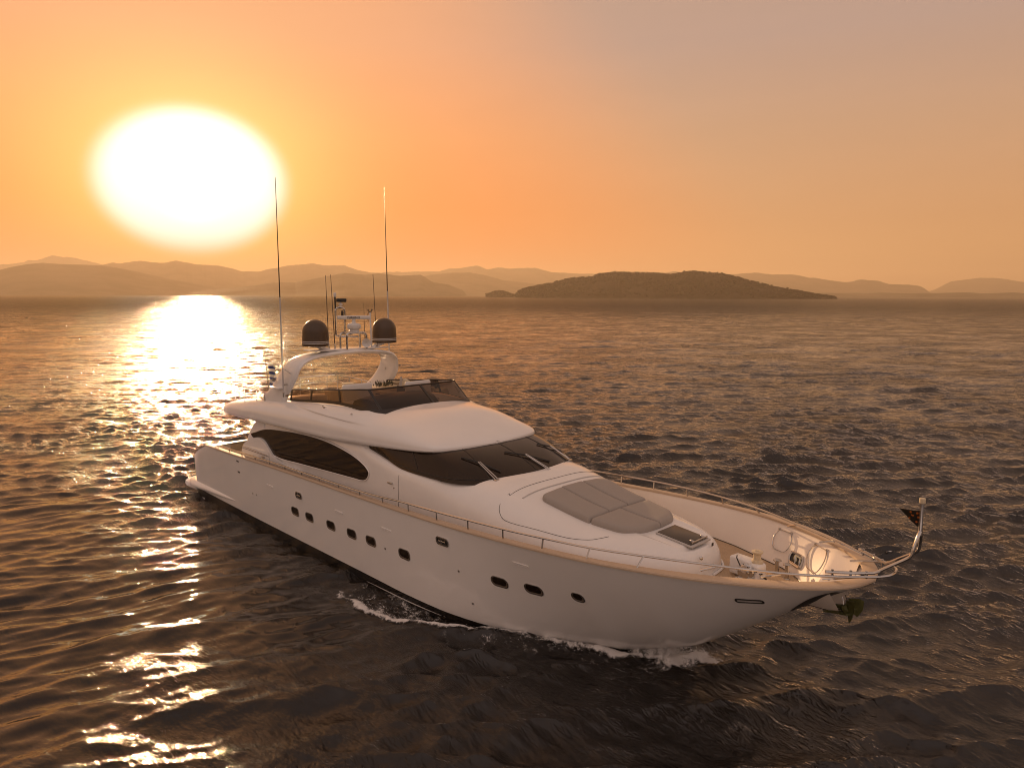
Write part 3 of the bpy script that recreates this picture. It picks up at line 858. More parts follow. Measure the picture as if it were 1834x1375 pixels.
for s in (-1, 1):
    bm = bmesh.new()
    p = Vector(coach_side(-13.83, 3.50, s, 0.0))
    add_lathe(bm, p, [(0.03, 0), (0.03, 0.04), (0.012, 0.05)], 10, (0, s, 0))
    add_box(bm, p + Vector((-0.08, s * 0.055, 0)), (0.24, 0.025, 0.05), 0.012)
    add_lathe(bm, p + Vector((0.1, 0, -0.14)), [(0.03, 0), (0.03, 0.015), (0.01, 0.02)], 10, (0, s, 0))
    bm_put('door_handle', bm, CHROME, cabin)
# long oval saloon windows
WIN = [(-24.05, 3.70), (-23.6, 3.86), (-22.53, 4.13), (-20.85, 4.27), (-19.34, 4.33), (-17.84, 4.30), (-16.44, 4.12), (-15.60, 3.90), (-15.20, 3.68), (-15.18, 3.52), (-15.34, 3.33), (-15.65, 3.25), (-16.2, 3.235), (-18.2, 3.17), (-20.05, 3.11), (-20.95, 3.07), (-21.7, 3.08), (-22.6, 3.2), (-23.5, 3.45)]
wo = spline(WIN, 5, True)
for s in (-1, 1):
    def wall_y(x): return s * (2.80 + (0.035 if x > -23.2 else 0.035))
    bm = bmesh.new()
    outline_plate(bm, [(x, s * 2.815, z) for x, z in wo], (0, s, 0), 0.055)
    win = bm_put('side_window', bm, DGLASS, angle=30)
    bm = bmesh.new(); add_tube(bm, [(x, s * 2.868, z) for x, z in np.vstack([wo, wo[:1]])], 0.022, 6, False)
    bm_put('window_trim', bm, GEL, win)
    # wing wall closing the side deck aft of the saloon
    wing = [(-22.9, 4.50), (-23.3, 4.48), (-23.75, 4.22), (-24.15, 3.85), (-24.45, 3.45), (-24.62, 3.0), (-24.68, 2.4), (-24.68, 1.8), (-22.9, 1.8)]
    bm = bmesh.new(); ww = spline(wing[:8], 5).tolist() + [(-22.9, 1.8)]
    outline_plate(bm, [(x, s * 2.70, z) for x, z in ww], (0, s, 0), 0.115)
    bm_put('wing_wall', bm, GEL)
    fair = spline([(-24.95, 2.0), (-24.85, 2.75), (-24.60, 3.18), (-24.1, 3.48), (-23.5, 3.64), (-23.1, 3.68), (-22.7, 3.60), (-22.3, 3.34), (-21.9, 3.08), (-21.3, 2.92), (-20.6, 2.87), (-19.8, 2.84)], 5).tolist() + [(-19.6, 1.9), (-24.95, 1.9)]
    bm = bmesh.new(); outline_plate(bm, [(x, s * 2.83, z) for x, z in fair], (0, s, 0), 0.12)
    bmesh.ops.bevel(bm, geom=[e for e in bm.edges if all(abs(v.co.y - s * 2.95) < 1e-4 for v in e.verts)], offset=0.04, segments=3, affect='EDGES')
    sw = bm_put('side_locker', bm, GEL)
    bm = bmesh.new()
    add_tube(bm, [(-24.75, s * 2.953, 3.02), (-22.25, s * 2.953, 3.02)], 0.008, 4); add_tube(bm, [(-22.25, s * 2.953, 3.18), (-22.25, s * 2.953, 2.0)], 0.008, 4)
    bm_put('locker_seam', bm, SEAM, sw)
    bm = bmesh.new(); add_tube(bm, [(-24.6, s * 2.99, 3.12), (-23.5, s * 2.99, 3.10), (-22.4, s * 2.99, 3.06)], 0.016, 6); add_box(bm, (-22.75, s * 2.97, 2.93), (0.22, 0.05, 0.06), 0.015)
    bm_put('grab_rail', bm, CHROME, sw)
# aft bulkhead with dark glass doors, cockpit sofa
bm = bmesh.new(); add_box(bm, (-23.18, 0, 3.15), (0.08, 4.2, 2.3), 0.02); bm_put('saloon_doors', bm, DGLASS)
bm = bmesh.new(); add_box(bm, (-27.2, 0, 2.12), (0.75, 4.6, 0.42), 0.08); add_box(bm, (-27.55, 0, 2.42), (0.22, 4.6, 0.5), 0.08); bm_put('cockpit_sofa', bm, CREAM)
bm = bmesh.new(); add_box(bm, (-27.62, 0, 2.18), (0.30, 6.3, 0.98), 0.08); bm_put('transom_coaming', bm, GEL)

# ------------------------------------------------------------------ windshield (wraps from side to side under the brow)
bot = [(-15.35, -2.70, 4.44), (-14.42, -2.72, 4.29), (-13.5, -2.72, 4.10), (-12.38, -2.69, 4.07), (-11.35, -2.58, 4.07), (-10.75, -2.26, 4.07), (-10.33, -1.70, 4.07), (-10.06, -1.0, 4.07), (-9.96, 0, 4.07)]
top = [(-15.45, -2.70, 4.56), (-14.7, -2.66, 4.60), (-13.9, -2.52, 4.64), (-13.2, -2.40, 4.68), (-12.55, -2.22, 4.72), (-12.25, -1.90, 4.74), (-12.08, -1.4, 4.74), (-11.98, -0.8, 4.74), (-11.95, 0, 4.74)]
def mirror(c): return c + [(x, -y, z) for x, y, z in c[::-1][1:]]
Bc, Tc = spline(mirror(bot), 6), spline(mirror(top), 6)
def glass_pt(u, t, off=0.0):
    i = u * (len(Bc) - 1); k = min(int(i), len(Bc) - 2); f_ = i - k
    b_ = Bc[k] * (1 - f_) + Bc[k + 1] * f_; t_ = Tc[k] * (1 - f_) + Tc[k + 1] * f_
    p = b_ * (1 - t) + t_ * t
    p = p + np.array([0.05, 0, 0.07]) * 4 * t * (1 - t) * (1 if abs(u - 0.5) < 0.28 else 0.5)
    if off:
        d1 = (Bc[k + 1] - Bc[k]); d2 = t_ - b_
        n = np.cross(d1, d2); n /= np.linalg.norm(n) + 1e-9
        if n[2] < 0: n = -n
        p = p + n * off
    return p
bm = bmesh.new()
uu = np.linspace(0, 1, 97)
add_grid(bm, np.array([[glass_pt(u, t) for u in uu] for t in np.linspace(-0.12, 1.05, 9)]))
wind = bm_put('windshield', bm, DGLASS, angle=60)
for u in (0.372, 0.5, 0.628, 0.172, 0.828):
    bm = bmesh.new(); add_tube(bm, [glass_pt(u, t, 0.002) for t in np.linspace(-0.02, 1.0, 8)], 0.014, 4)
    bm_put('mullion', bm, BRONZE, wind)
bm = bmesh.new(); add_tube(bm, [glass_pt(u, 0.0, 0.004) for u in np.linspace(0.02, 0.98, 90)], 0.012, 4); bm_put('gasket', bm, RUBBER, wind)
def wiper(u):
    b0 = glass_pt(u, -0.04, 0.06); t0 = glass_pt(u - 0.012, 0.42, 0.07)
    side_ = np.array(glass_pt(u + 0.01, 0, 0)) - np.array(glass_pt(u, 0, 0)); side_ /= np.linalg.norm(side_)
    bm = bmesh.new()
    for k in (-0.045, 0.045):
        add_tube(bm, [b0 + side_ * k, t0 + side_ * k * 0.6], 0.016, 6)
    w = bm_put('wiper', bm, CHROME)
    bm = bmesh.new()
    add_box(bm, b0 - np.array([0, 0, 0.05]), (0.14, 0.20, 0.08), 0.02); bm_put('pivot', bm, CHROME, w)
    bm = bmesh.new()
    add_tube(bm, [glass_pt(u - 0.050, 0.62, 0.03), glass_pt(u - 0.012, 0.40, 0.06), glass_pt(u + 0.028, 0.14, 0.03)], 0.022, 5)
    bm_put('blade', bm, RUBBER, w)
    return w
for u in (0.385, 0.525, 0.655): wiper(u)

# ------------------------------------------------------------------ flybridge moulding with the brow over the windshield
FBW = pchip([-27.08, -26.98, -26.7, -25.9, -24, -18, -15.8, -14.5, -13.3, -12.7, -12.4, -12.2, -12.05, -11.93, -11.86, -11.82], [2.50, 2.70, 2.85, 2.97, 3.03, 3.02, 2.92, 2.78, 2.60, 2.48, 2.35, 2.16, 1.85, 1.35, 0.75, 0.0])
FZB = pchip([-27.08, -26.9, -23.3, -17.85, -15.8, -13.2, -12.3, -11.82], [4.36, 4.33, 4.36, 4.43, 4.51, 4.60, 4.655, 4.67])     # underside edge
FBAND = pchip([-27.08, -26.8, -24, -18, -14, -12.4, -11.82], [0.20, 0.22, 0.24, 0.20, 0.14, 0.09, 0.08])              # height of the upright band
FHS = pchip([-27.08, -26.98, -26.6, -25.2, -23.2, -21.0, -17.7, -16.2, -15.4, -14.2, -13.0, -12.4, -12.1, -11.9, -11.82], [0.05, 0.18, 0.36, 0.62, 0.93, 1.08, 1.33, 1.22, 1.00, 0.84, 0.52, 0.31, 0.19, 0.08, 0.0])
YCUT = 2.42
def fly_outer(x, y):
    bw = float(FBW(x)); n = 2.5
    return float(FZB(x) + FBAND(x)) + float(FHS(x)) * max(0.0, 1 - min(1.0, abs(y) / max(bw, 1e-3)) ** n) ** (1 / n)
def fly_section(x, half=58):
    bw = float(FBW(x)); zb = float(FZB(x)); zl = zb + float(FBAND(x))
    open_ = x < -15.36
    pts = []
    ycut = min(YCUT, bw - 0.32) if x < -16.6 else min(YCUT, bw - 0.32) - 0.36 * float(sstep(-16.6, -15.4, x))
    dent = 0.055 * float(sstep(-21.4, -20.4, x) * sstep(-15.0, -17.0, x))
    zdart = float(np.interp(x, [-20.65, -18.84, -15.87, -13.9], [5.32, 5.25, 5.18, 5.18]))
    if open_:
        zt = fly_outer(x, ycut)
        zf = min(4.98, zt - 0.06)
        for k in range(6): pts.append((ycut * 0.93 * k / 5, zf))
        pts += [(ycut - 0.16, zf + 0.0), (ycut - 0.13, zf + 0.03), (ycut - 0.12, zt - 0.03), (ycut - 0.10, zt), (ycut - 0.02, zt + 0.004)]
        a = np.linspace(ycut, bw, half - len(pts) - 5)
    else:
        for k in range(11): pts.append((min(ycut, bw * 0.7) * k / 10.5, fly_outer(x, min(ycut, bw * 0.7) * k / 10.5)))
        a = np.linspace(min(ycut, bw * 0.7), bw, half - len(pts) - 5)
    t = np.linspace(0, 1, len(a)); y0 = a[0]
    for tt in t:
        y = y0 + (bw - y0) * (1 - (1 - tt) ** 1.7); z = fly_outer(x, y)
        k_ = dent * float(sstep(zdart + 0.02, zdart - 0.035, z) * sstep(zdart - 0.24, zdart - 0.03, z))
        pts.append((y - k_, z))
    pts += [(bw + 0.012 * min(1, bw), zl - 0.35 * (zl - zb)), (bw - 0.01, zb + 0.03), (max(bw - 0.05, 0), zb), (max(bw - 0.30, 0), zb + 0.03), (0.0, zb + 0.05)]
    return np.array(pts)
fx = np.unique(np.concatenate([np.linspace(-27.08, -26.5, 16), np.linspace(-26.5, -15.37, 74), np.linspace(-15.35, -12.5, 34), np.linspace(-12.5, -11.82, 26)]))
S_ = [fly_section(x) for x in fx]
n_ = min(len(s) for s in S_)
rows = []
for x, s in zip(fx, S_):
    s = s[:n_] if len(s) == n_ else s
    full = np.vstack([np.column_stack([-s[:, 0][::-1], s[:, 1][::-1]]), s[1:]])
    rows.append(np.column_stack([np.full(len(full), x), full]))
bm = bmesh.new(); vs = add_grid(bm, np.array(rows))
bmesh.ops.remove_doubles(bm, verts=bm.verts, dist=0.0008)
bnd = [e for e in bm.edges if e.is_boundary]
bmesh.ops.holes_fill(bm, edges=bnd, sides=0)
fly = bm_put('flybridge', bm, GEL, angle=48)

# smoked windscreen round the front of the flybridge
wb = [(-21.45, -2.33, 5.36), (-20.5, -2.36, 5.44), (-19.6, -2.37, 5.52), (-18.6, -2.37, 5.60), (-17.7, -2.36, 5.63), (-16.8, -2.32, 5.60), (-16.05, -2.24, 5.56), (-15.62, -2.10, 5.53), (-15.40, -1.85, 5.53), (-15.30, -1.45, 5.54), (-15.26, -0.7, 5.57), (-15.25, 0, 5.58)]
wt = [(-21.38, -2.30, 5.82), (-20.5, -2.31, 5.90), (-19.6, -2.31, 5.98), (-18.6, -2.30, 6.07), (-17.85, -2.29, 6.13), (-17.1, -2.25, 6.20), (-16.7, -2.18, 6.24), (-16.45, -2.05, 6.25), (-16.32, -1.85, 6.255), (-16.25, -1.45, 6.26), (-16.21, -0.7, 6.265), (-16.20, 0, 6.27)]
WB_, WT_ = spline(mirror(wb), 5), spline(mirror(wt), 5)
def ws_pt(i, t): return WB_[i] * (1 - t) + WT_[i] * t
NW = len(WB_)
bm = bmesh.new(); add_grid(bm, np.array([[ws_pt(i, t) for i in range(NW)] for t in (0.0, 0.5, 1.0)]))
fws = bm_put('flybridge_windscreen', bm, SMOKE, angle=60)
bm = bmesh.new(); add_tube(bm, WT_, 0.030, 6); bm_put('top_rail', bm, BRONZE, fws)
bm = bmesh.new(); add_grid(bm, np.array([[ws_pt(i, t) + np.array([0.012, 0, 0]) * 0 for i in range(NW)] for t in (-0.06, 0.06, 0.15)]))
for v in bm.verts: v.co.z += 0.0; v.co.y *= 1.004; v.co.x += 0.006
bm_put('base_frame', bm, BRONZE, fws)
for i in (0, 9, 20, 37, NW // 2 + 1, NW - 38, NW - 21, NW - 10, NW - 1):
    bm = bmesh.new()
    p = [ws_pt(i, t) for t in (0, 0.5, 1)]
    j = min(i + 1, NW - 1); d_ = WB_[j] - WB_[j - 1]; d_ /= np.linalg.norm(d_)
    nn = np.cross(d_, WT_[i] - WB_[i]); nn /= np.linalg.norm(nn)
    q = []
    for t in (0, 1):
        c_ = ws_pt(i, t)
        q.append([c_ - d_ * 0.05 - nn * 0.012, c_ + d_ * 0.05 - nn * 0.012, c_ + d_ * 0.05 + nn * 0.012, c_ - d_ * 0.05 + nn * 0.012])
    add_grid(bm, np.array(q), True)
    bm_put('mullion', bm, BRONZE, fws)
for q in ((-18.4, -2.60, 5.43), (-16.55, -2.56, 5.36)):
    bm = bmesh.new()
    add_box(bm, q, (0.10, 0.05, 0.10), 0.015); add_lathe(bm, Vector(q) + Vector((0.02, -0.03, 0.06)), [(0.02, 0), (0.028, 0.07), (0.001, 0.09)], 8, (0.3, -1, 0.4))
    bm_put('deck_light', bm, CHROME)

# ------------------------------------------------------------------ radar arch
def arch_mesh():
    # along one leg: (y, z, x aft edge, x forward edge)
    leg = [(2.47, 5.10, -23.75, -21.70), (2.47, 5.36, -23.55, -21.52), (2.46, 5.62, -23.10, -21.33), (2.45, 5.95, -22.65, -21.0), (2.42, 6.30, -22.25, -20.72), (2.36, 6.62, -21.95, -20.60), (2.22, 6.88, -21.75, -20.50), (1.95, 7.06, -21.62, -20.40), (1.5, 7.17, -21.55, -20.32), (0.8, 7.245, -21.52, -20.28), (0.0, 7.27, -21.50, -20.26)]
    full = [(-y, z, a, f_) for y, z, a, f_ in leg] + [(y, z, a, f_) for y, z, a, f_ in leg[::-1][1:]]
    P = spline(full, 6)
    tan = np.gradient(P[:, :2], axis=0); tan /= np.linalg.norm(tan, axis=1)[:, None]
    nr = np.column_stack([-tan[:, 1], tan[:, 0]])
    rows = []
    th = 0.095
    for (y, z, a, f_), n in zip(P, nr):
        L = f_ - a
        ring = []
        for xx, o in ((0.0, 0.0), (0.06, 0.7), (0.18, 1), (0.5, 1.1), (0.82, 1), (0.94, 0.75), (1.0, 0.0), (0.94, -0.75), (0.82, -1), (0.5, -1), (0.18, -1), (0.06, -0.7)):
            ring.append((a + L * xx, y + n[0] * o * th, z + n[1] * o * th))
        rows.append(ring)
    return np.array(rows)
bm = bmesh.new(); vs = add_grid(bm, arch_mesh(), True); bm.faces.new(vs[0]); bm.faces.new(vs[-1][::-1])
arch = bm_put('radar_arch', bm, GEL, angle=60)
bm = bmesh.new(); add_box(bm, (-20.9, 0, 7.375), (0.95, 3.5, 0.06), 0.02); bm_put('equipment_plate', bm, GEL, arch)
for s in (-1, 1):
    bm = bmesh.new(); add_lathe(bm, (-21.5, s * 2.33, 6.35), [(0.001, 0.03), (0.05, 0.03), (0.06, 0)], 12, (0, -s, 0), False); bm_put('courtesy_light', bm, GREYP, arch)
    # step and speaker on the outer face
    bm = bmesh.new(); add_box(bm, (-22.0, s * 2.66, 5.86), (0.72, 0.22, 0.07), 0.03); bm_put('step', bm, GEL, arch)
    bm = bmesh.new(); add_lathe(bm, (-22.32, s * 2.58, 6.13), [(0.03, 0), (0.05, 0.06), (0.085, 0.14), (0.06, 0.13), (0.02, 0.05)], 14, (0.9, s * 0.5, 0.1)); bm_put('deck_speaker', bm, CHROME, arch)
    tube('grab_handle', spline([(-21.9, s * 2.52, 6.60), (-22.05, s * 2.72, 6.72), (-21.75, s * 2.74, 6.80), (-21.2, s * 2.62, 6.62), (-21.05, s * 2.50, 6.50)], 5), 0.018, CHROME, arch, 6)
# ------------------------------------------------------------------ satellite domes
for s in (-1, 1):
    c_ = Vector((-20.58, s * 1.64, 7.57))
    bm = bmesh.new()
    prof = [(0.505, 0.0), (0.515, 0.03), (0.515, 0.15), (0.512, 0.34), (0.50, 0.52)] + [(0.50 * math.cos(t), 0.55 + 0.50 * math.sin(t)) for t in np.linspace(0.1, 1.55, 12)]
    add_lathe(bm, c_, prof, 36)
    dome = bm_put('satellite_dome', bm, DOMEM, angle=50)
    for z0 in (0.10, 0.165):
        bm = bmesh.new(); add_lathe(bm, c_, [(0.517, z0), (0.5195, z0 + 0.006), (0.5195, z0 + 0.026), (0.517, z0 + 0.032)], 36, cap=False); bm_put('pinstripe', bm, GREYP, dome)
    bm = bmesh.new()
    a_ = Vector((-20.75, s * 1.02, 7.36)); b_ = Vector((-20.6, s * 1.55, 7.57))
    d_ = (b_ - a_); q = d_.to_track_quat('Z', 'Y').to_matrix()
    add_box(bm, (a_ + b_) / 2, (0.30, 0.14, d_.length + 0.05), 0.03, q)
    add_lathe(bm, c_ + Vector((0, 0, -0.03)), [(0.30, 0.0), (0.40, 0.03)], 24)
    bm_put('pedestal', bm, GEL, dome)

# ------------------------------------------------------------------ radar, mast frames, horn, lamps
def hoop(name, x, y0, y1, z0, z1, r=0.042, parent=None, x1=None):
    x1 = x if x1 is None else x1
    c = 0.14
    pts = [(x, y0, z0), (x, y0, z1 - c)] + [(x + (x1 - x) * 0.0, y0 + c * (1 - math.cos(t)) * (1 if y1 > y0 else -1), z1 - c + c * math.sin(t)) for t in np.linspace(0.2, 1.57, 6)]
    pts += [(x1, y1 - c * (1 - math.cos(t)) * (1 if y1 > y0 else -1), z1 - c + c * math.sin(t)) for t in np.linspace(1.57, 0.2, 6)] + [(x1, y1, z1 - c), (x1, y1, z0)]
    return tube(name, pts, r, CHROME, parent, 8)
bm = bmesh.new()
RX, RY = -20.55, 0.12
vd = Vector((CAM.x - RX, CAM.y - RY, 0)).normalized(); bd = Vector((-vd.y, vd.x, 0))
q = Matrix((bd, vd, Vector((0, 0, 1)))).transposed()
add_lathe(bm, (RX, RY, 8.02), [(0.22, 0), (0.22, 0.10), (0.19, 0.13), (0.29, 0.22), (0.29, 0.33), (0.22, 0.40), (0.10, 0.42), (0.075, 0.47), (0.075, 0.56)], 8)
radar = bm_put('radar_scanner', bm, WHITEF, angle=30)
bm = bmesh.new(); add_box(bm, (RX, RY, 8.66), (1.34, 0.14, 0.15), 0.045, q, 3); bm_put('scanner_bar', bm, WHITEF, radar)
cu = bpy.data.curves.new('lettering', 'FONT'); cu.body = 'FURUNO'; cu.size = 0.115; cu.extrude = 0.002; cu.align_x = 'CENTER'; cu.align_y = 'CENTER'; cu.space_character = 1.12; cu.offset = 0.0035
tmp = bpy.data.objects.new('tmp', cu); COL.objects.link(tmp)
bpy.context.view_layer.update()
me = bpy.data.meshes.new_from_object(tmp.evaluated_get(bpy.context.evaluated_depsgraph_get()))
bpy.data.objects.remove(tmp); bpy.data.curves.remove(cu)
M = Matrix((-bd, Vector((0, 0, 1)), vd)).transposed().to_4x4()
if M.to_3x3().determinant() < 0: M = Matrix((bd, Vector((0, 0, 1)), vd)).transposed().to_4x4()
M.translation = Vector((RX, RY, 8.66)) + vd * 0.072
me.transform(M); me.materials.clear(); me.materials.append(BLACK)
let = bpy.data.objects.new('lettering', me); COL.objects.link(let); let.parent = radar
mast = hoop('mast_frame', -20.35, -0.35, 0.58, 7.38, 8.04)
hoop('frame_hoop', -20.85, -0.35, 0.58, 7.38, 8.04, 0.042, mast)
tube('cross_bar', [(-20.95, -0.2, 8.0), (-20.2, -0.2, 8.0)], 0.028, CHROME, mast); tube('cross_bar', [(-20.95, 0.42, 8.0), (-20.2, 0.42, 8.0)], 0.028, CHROME, mast)
# taller light mast on the aft side
LX = -21.25
lm = tube('light_mast', spline([(LX + 0.5, 0.45, 7.86), (LX + 0.1, -0.05, 7.86), (LX, -0.28, 7.93), (LX, -0.30, 8.2), (LX, -0.30, 8.7), (LX, -0.30, 8.92)], 6), 0.042, CHROME)
tube('upper_loop', spline([(LX, -0.30, 8.86), (LX, -0.29, 9.0), (LX, -0.18, 9.06), (LX, 0.02, 9.06), (LX, 0.12, 8.98), (LX, 0.13, 8.7), (LX, 0.13, 7.95)], 5), 0.042, CHROME, lm)
tube('cross_bar', [(LX, -0.30, 8.68), (LX, 0.13, 8.68)], 0.024, CHROME, lm)
tube('lamp_pole', [(LX, -0.30, 8.9), (LX, -0.31, 9.52)], 0.034, BRONZE, lm)
bm = bmesh.new(); add_lathe(bm, (LX, -0.31, 9.5), [(0.05, 0), (0.06, 0.03), (0.06, 0.14), (0.045, 0.17), (0.0005, 0.18)], 14); bm_put('mast_lamp', bm, WHITEF, lm)
bm = bmesh.new(); add_lathe(bm, (LX, -0.05, 9.07), [(0.05, 0), (0.04, 0.06), (0.08, 0.10), (0.08, 0.14), (0.03, 0.18), (0.03, 0.24)], 14)
sl = bm_put('searchlight', bm, WHITEF, lm)
bm = bmesh.new(); add_box(bm, (LX + 0.02, -0.02, 9.36), (0.42, 0.18, 0.15), 0.03, q); bm_put('thermal_camera', bm, RUBBER, lm)
bm = bmesh.new(); add_lathe(bm, (LX, 0.02, 8.70), [(0.035, 0), (0.05, 0.04), (0.05, 0.14), (0.03, 0.24)], 10); bm_put('stern_lamp', bm, BRONZE, lm)
hd = Vector((0.83, -0.52, 0.02)).normalized()
bm = bmesh.new(); hp = Vector((-20.1, 0.42, 7.62))
add_lathe(bm, hp - hd * 0.42, [(0.03, 0), (0.035, 0.12), (0.05, 0.25), (0.09, 0.36), (0.185, 0.43), (0.185, 0.445), (0.16, 0.43), (0.07, 0.36), (0.03, 0.30), (0.001, 0.3)], 24, hd, False)
horn = bm_put('horn', bm, WHITEF, angle=60)
bm = bmesh.new(); add_box(bm, hp - hd * 0.2 + Vector((0, 0, -0.14)), (0.06, 0.06, 0.2), 0.01); bm_put('horn_bracket', bm, CHROME, horn)
# whip aerials
for (a_, b_, r0) in (((-20.8, -0.92, 7.40), (-20.94, -0.9, 10.37), 0.025), ((-20.83, -0.62, 7.40), (-21.05, -0.6, 10.40), 0.026), ((-20.51, 1.20, 7.40), (-20.69, 1.2, 10.45), 0.024),
                     ((-21.28, -2.72, 5.62), (-21.26, -2.75, 14.02), 0.034), ((-21.55, 2.58, 5.9), (-21.76, 2.6, 14.28), 0.034)):
    a_, b_ = np.array(a_), np.array(b_)
    long_ = r0 > 0.03
    w = tube('whip_antenna', [a_ + (b_ - a_) * t for t in ((0.0, 0.5, 1.0) if not long_ else (0.0, 0.46))], [r0 * 0.8, r0 * 0.62, r0 * 0.42] if not long_ else [r0, r0 * 0.9], BROWN if not long_ else GREYP, None, 6)
    if long_: tube('upper_section', [a_ + (b_ - a_) * t for t in (0.45, 0.55, 1.0)], [r0 * 0.72, r0 * 0.7, r0 * 0.35], BROWN, w, 6)
    bm = bmesh.new(); add_lathe(bm, a_, [(0.03, -0.02), (0.036, 0.05), (0.034, 0.16), (0.02, 0.2)], 10); bm_put('antenna_base', bm, CHROME, w)
for s in (-1, 1):
    bm = bmesh.new(); add_box(bm, (-21.3, s * 2.62, 5.60), (0.12, 0.22, 0.10), 0.02); add_box(bm, (-21.3, s * 2.64, 6.05), (0.07, 0.20, 0.06), 0.02); bm_put('antenna_bracket', bm, CHROME)
pl = tube('wind_vane_pole', [(-20.48, 0.92, 7.38), (-20.52, 0.9, 8.85)], 0.036, WHITEF)
bm = bmesh.new()
for ang in (0, 60, 120, 180, 240, 300):
    add_tube(bm, [(-20.52, 0.9, 8.82), (-20.52 + 0.13 * math.cos(R(ang)), 0.9 + 0.13 * math.sin(R(ang)), 9.0)], 0.010, 5)
add_tube(bm, spline([(-20.52, 0.88, 8.9), (-20.55, 0.78, 8.75), (-20.53, 0.76, 8.6), (-20.50, 0.84, 8.5)], 5), 0.012, 5)
bm_put('lightning_spreader', bm, BRONZE, pl)
w = tube('whip_antenna', [(-20.6, 0.68, 7.40), (-20.62, 0.68, 8.1), (-20.64, 0.68, 9.25)], [0.022, 0.012, 0.006], BRONZE, None, 6)

# ------------------------------------------------------------------ flybridge furniture
bm = bmesh.new()
rows = []
for x, z, w_ in ((-17.9, 4.99, 1.6), (-17.85, 5.62, 1.6), (-17.75, 5.78, 1.58), (-17.45, 5.88, 1.52), (-17.1, 5.90, 1.45), (-16.75, 5.82, 1.4), (-16.45, 5.62, 1.38), (-16.3, 5.3, 1.38), (-16.25, 4.99, 1.38)):
    rows.append([(x, y, z - 0.10 * abs(k) ** 4) for k, y in ((k, -0.15 + w_ * k) for k in np.linspace(-1, 1, 15))])
vs = add_grid(bm, np.array(rows)); 
for j in (0, 14): bm.faces.new([vs[i][j] for i in range(len(vs))][::(1 if j else -1)])
cons = bm_put('helm_console', bm, BROWN, angle=50)
bm = bmesh.new(); add_lathe(bm, (-18.02, -0.55, 5.62), [(0.20, -0.015), (0.225, 0), (0.20, 0.015), (0.185, 0)], 20, (-1, 0, 0.35), False); add_tube(bm, [(-18.02, -0.75, 5.62), (-18.02, -0.35, 5.62)], 0.012, 5); bm_put('steering_wheel', bm, RUBBER, cons)
def seat(name, x, y, z, l, w_, back, mat, yaw=0):
    """upholstered bench: cushion block and a rounded backrest"""
    bm = bmesh.new(); add_box(bm, (x, y, z - 0.22), (l, w_, 0.44), 0.05); o = bm_put(name, bm, mat)
    bm = bmesh.new(); add_box(bm, (x - l * 0.42, y, z + back / 2 - 0.05), (0.20, w_ * 0.98, back + 0.1), 0.085, Matrix.Rotation(R(-8), 3, 'Y'), 4); bm_put('backrest', bm, mat, o)
    return o
seat('helm_seat', -18.45, -0.95, 5.55, 0.62, 1.35, 0.62, WHITEF)
seat('helm_seat', -17.35, 1.15, 5.55, 0.62, 1.25, 0.66, WHITEF)
bm = bmesh.new(); add_box(bm, (-20.0, 1.85, 5.22), (3.2, 0.60, 0.45), 0.06); add_box(bm, (-20.0, 2.15, 5.50), (3.2, 0.16, 0.42), 0.06); bm_put('lounge_sofa', bm, CREAM)
bm = bmesh.new(); add_box(bm, (-22.4, 0.9, 5.22), (0.6, 2.0, 0.45), 0.06); bm_put('lounge_sofa', bm, CREAM)
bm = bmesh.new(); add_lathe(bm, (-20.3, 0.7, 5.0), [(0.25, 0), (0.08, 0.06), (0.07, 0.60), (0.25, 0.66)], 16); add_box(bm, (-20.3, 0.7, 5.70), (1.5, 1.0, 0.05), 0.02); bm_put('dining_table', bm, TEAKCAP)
bm = bmesh.new(); add_box(bm, (-19.25, 1.95, 5.35), (0.9, 0.75, 0.9), 0.05); bm_put('bar_cabinet', bm, BROWN)
bm = bmesh.new(); add_box(bm, (-22.3, -1.2, 5.18), (0.9, 1.6, 0.36), 0.06); bm_put('sun_lounge', bm, WHITEF)

# ------------------------------------------------------------------ aft rail of the flybridge
def rail_set(name, path, r, posts, base_z, mid=None):
    o = tube(name, path, r, CHROME, None, 8)
    for p, b_ in posts: tube('stanchion', [p, b_], r * 0.85, CHROME, o, 6)
    if mid is not None: tube('lower_rail', mid, r * 0.6, CHROME, o, 6)
    return o
pa = [(-23.15, -2.58, 5.50), (-23.25, -2.60, 5.56), (-24.6, -2.64, 5.62), (-26.0, -2.62, 5.64), (-26.3, -2.5, 5.64), (-26.4, -2.2, 5.64), (-26.45, 0, 5.64), (-26.4, 2.2, 5.64), (-26.3, 2.5, 5.64), (-26.0, 2.62, 5.64), (-24.6, 2.64, 5.62), (-23.25, 2.60, 5.56), (-23.15, 2.58, 5.50)]
def fz(x, y): return fly_outer(x, y) if abs(y) >= min(YCUT, float(FBW(x)) - 0.32) else min(4.98, fly_outer(x, min(YCUT, float(FBW(x)) - 0.32)) - 0.06)
posts = []
for x, y, z in ((-23.2, -2.6, 5.54), (-23.9, -2.62, 5.59), (-25.0, -2.65, 5.625), (-26.0, -2.62, 5.64), (-26.40, -2.25, 5.64), (-26.44, -0.8, 5.64), (-26.44, 0.8, 5.64), (-26.40, 2.25, 5.64), (-26.0, 2.62, 5.64), (-25.0, 2.65, 5.625), (-23.9, 2.62, 5.59), (-23.2, 2.6, 5.54)):
    posts.append(((x, y, z), (x, y * 0.985, 4.75)))
rail_set('flybridge_rail', spline(pa, 5), 0.030, posts, 4.7, spline([(x, y, z - 0.32) for x, y, z in pa], 4))
pp = [(-20.9, 2.32, 5.95), (-20.0, 2.36, 6.02), (-19.0, 2.36, 6.08)]
bm = bmesh.new(); add_box(bm, (-23.55, -2.05, 5.20), (0.7, 0.6, 0.42), 0.04); bm_put('life_raft_case', bm, WHITEF)

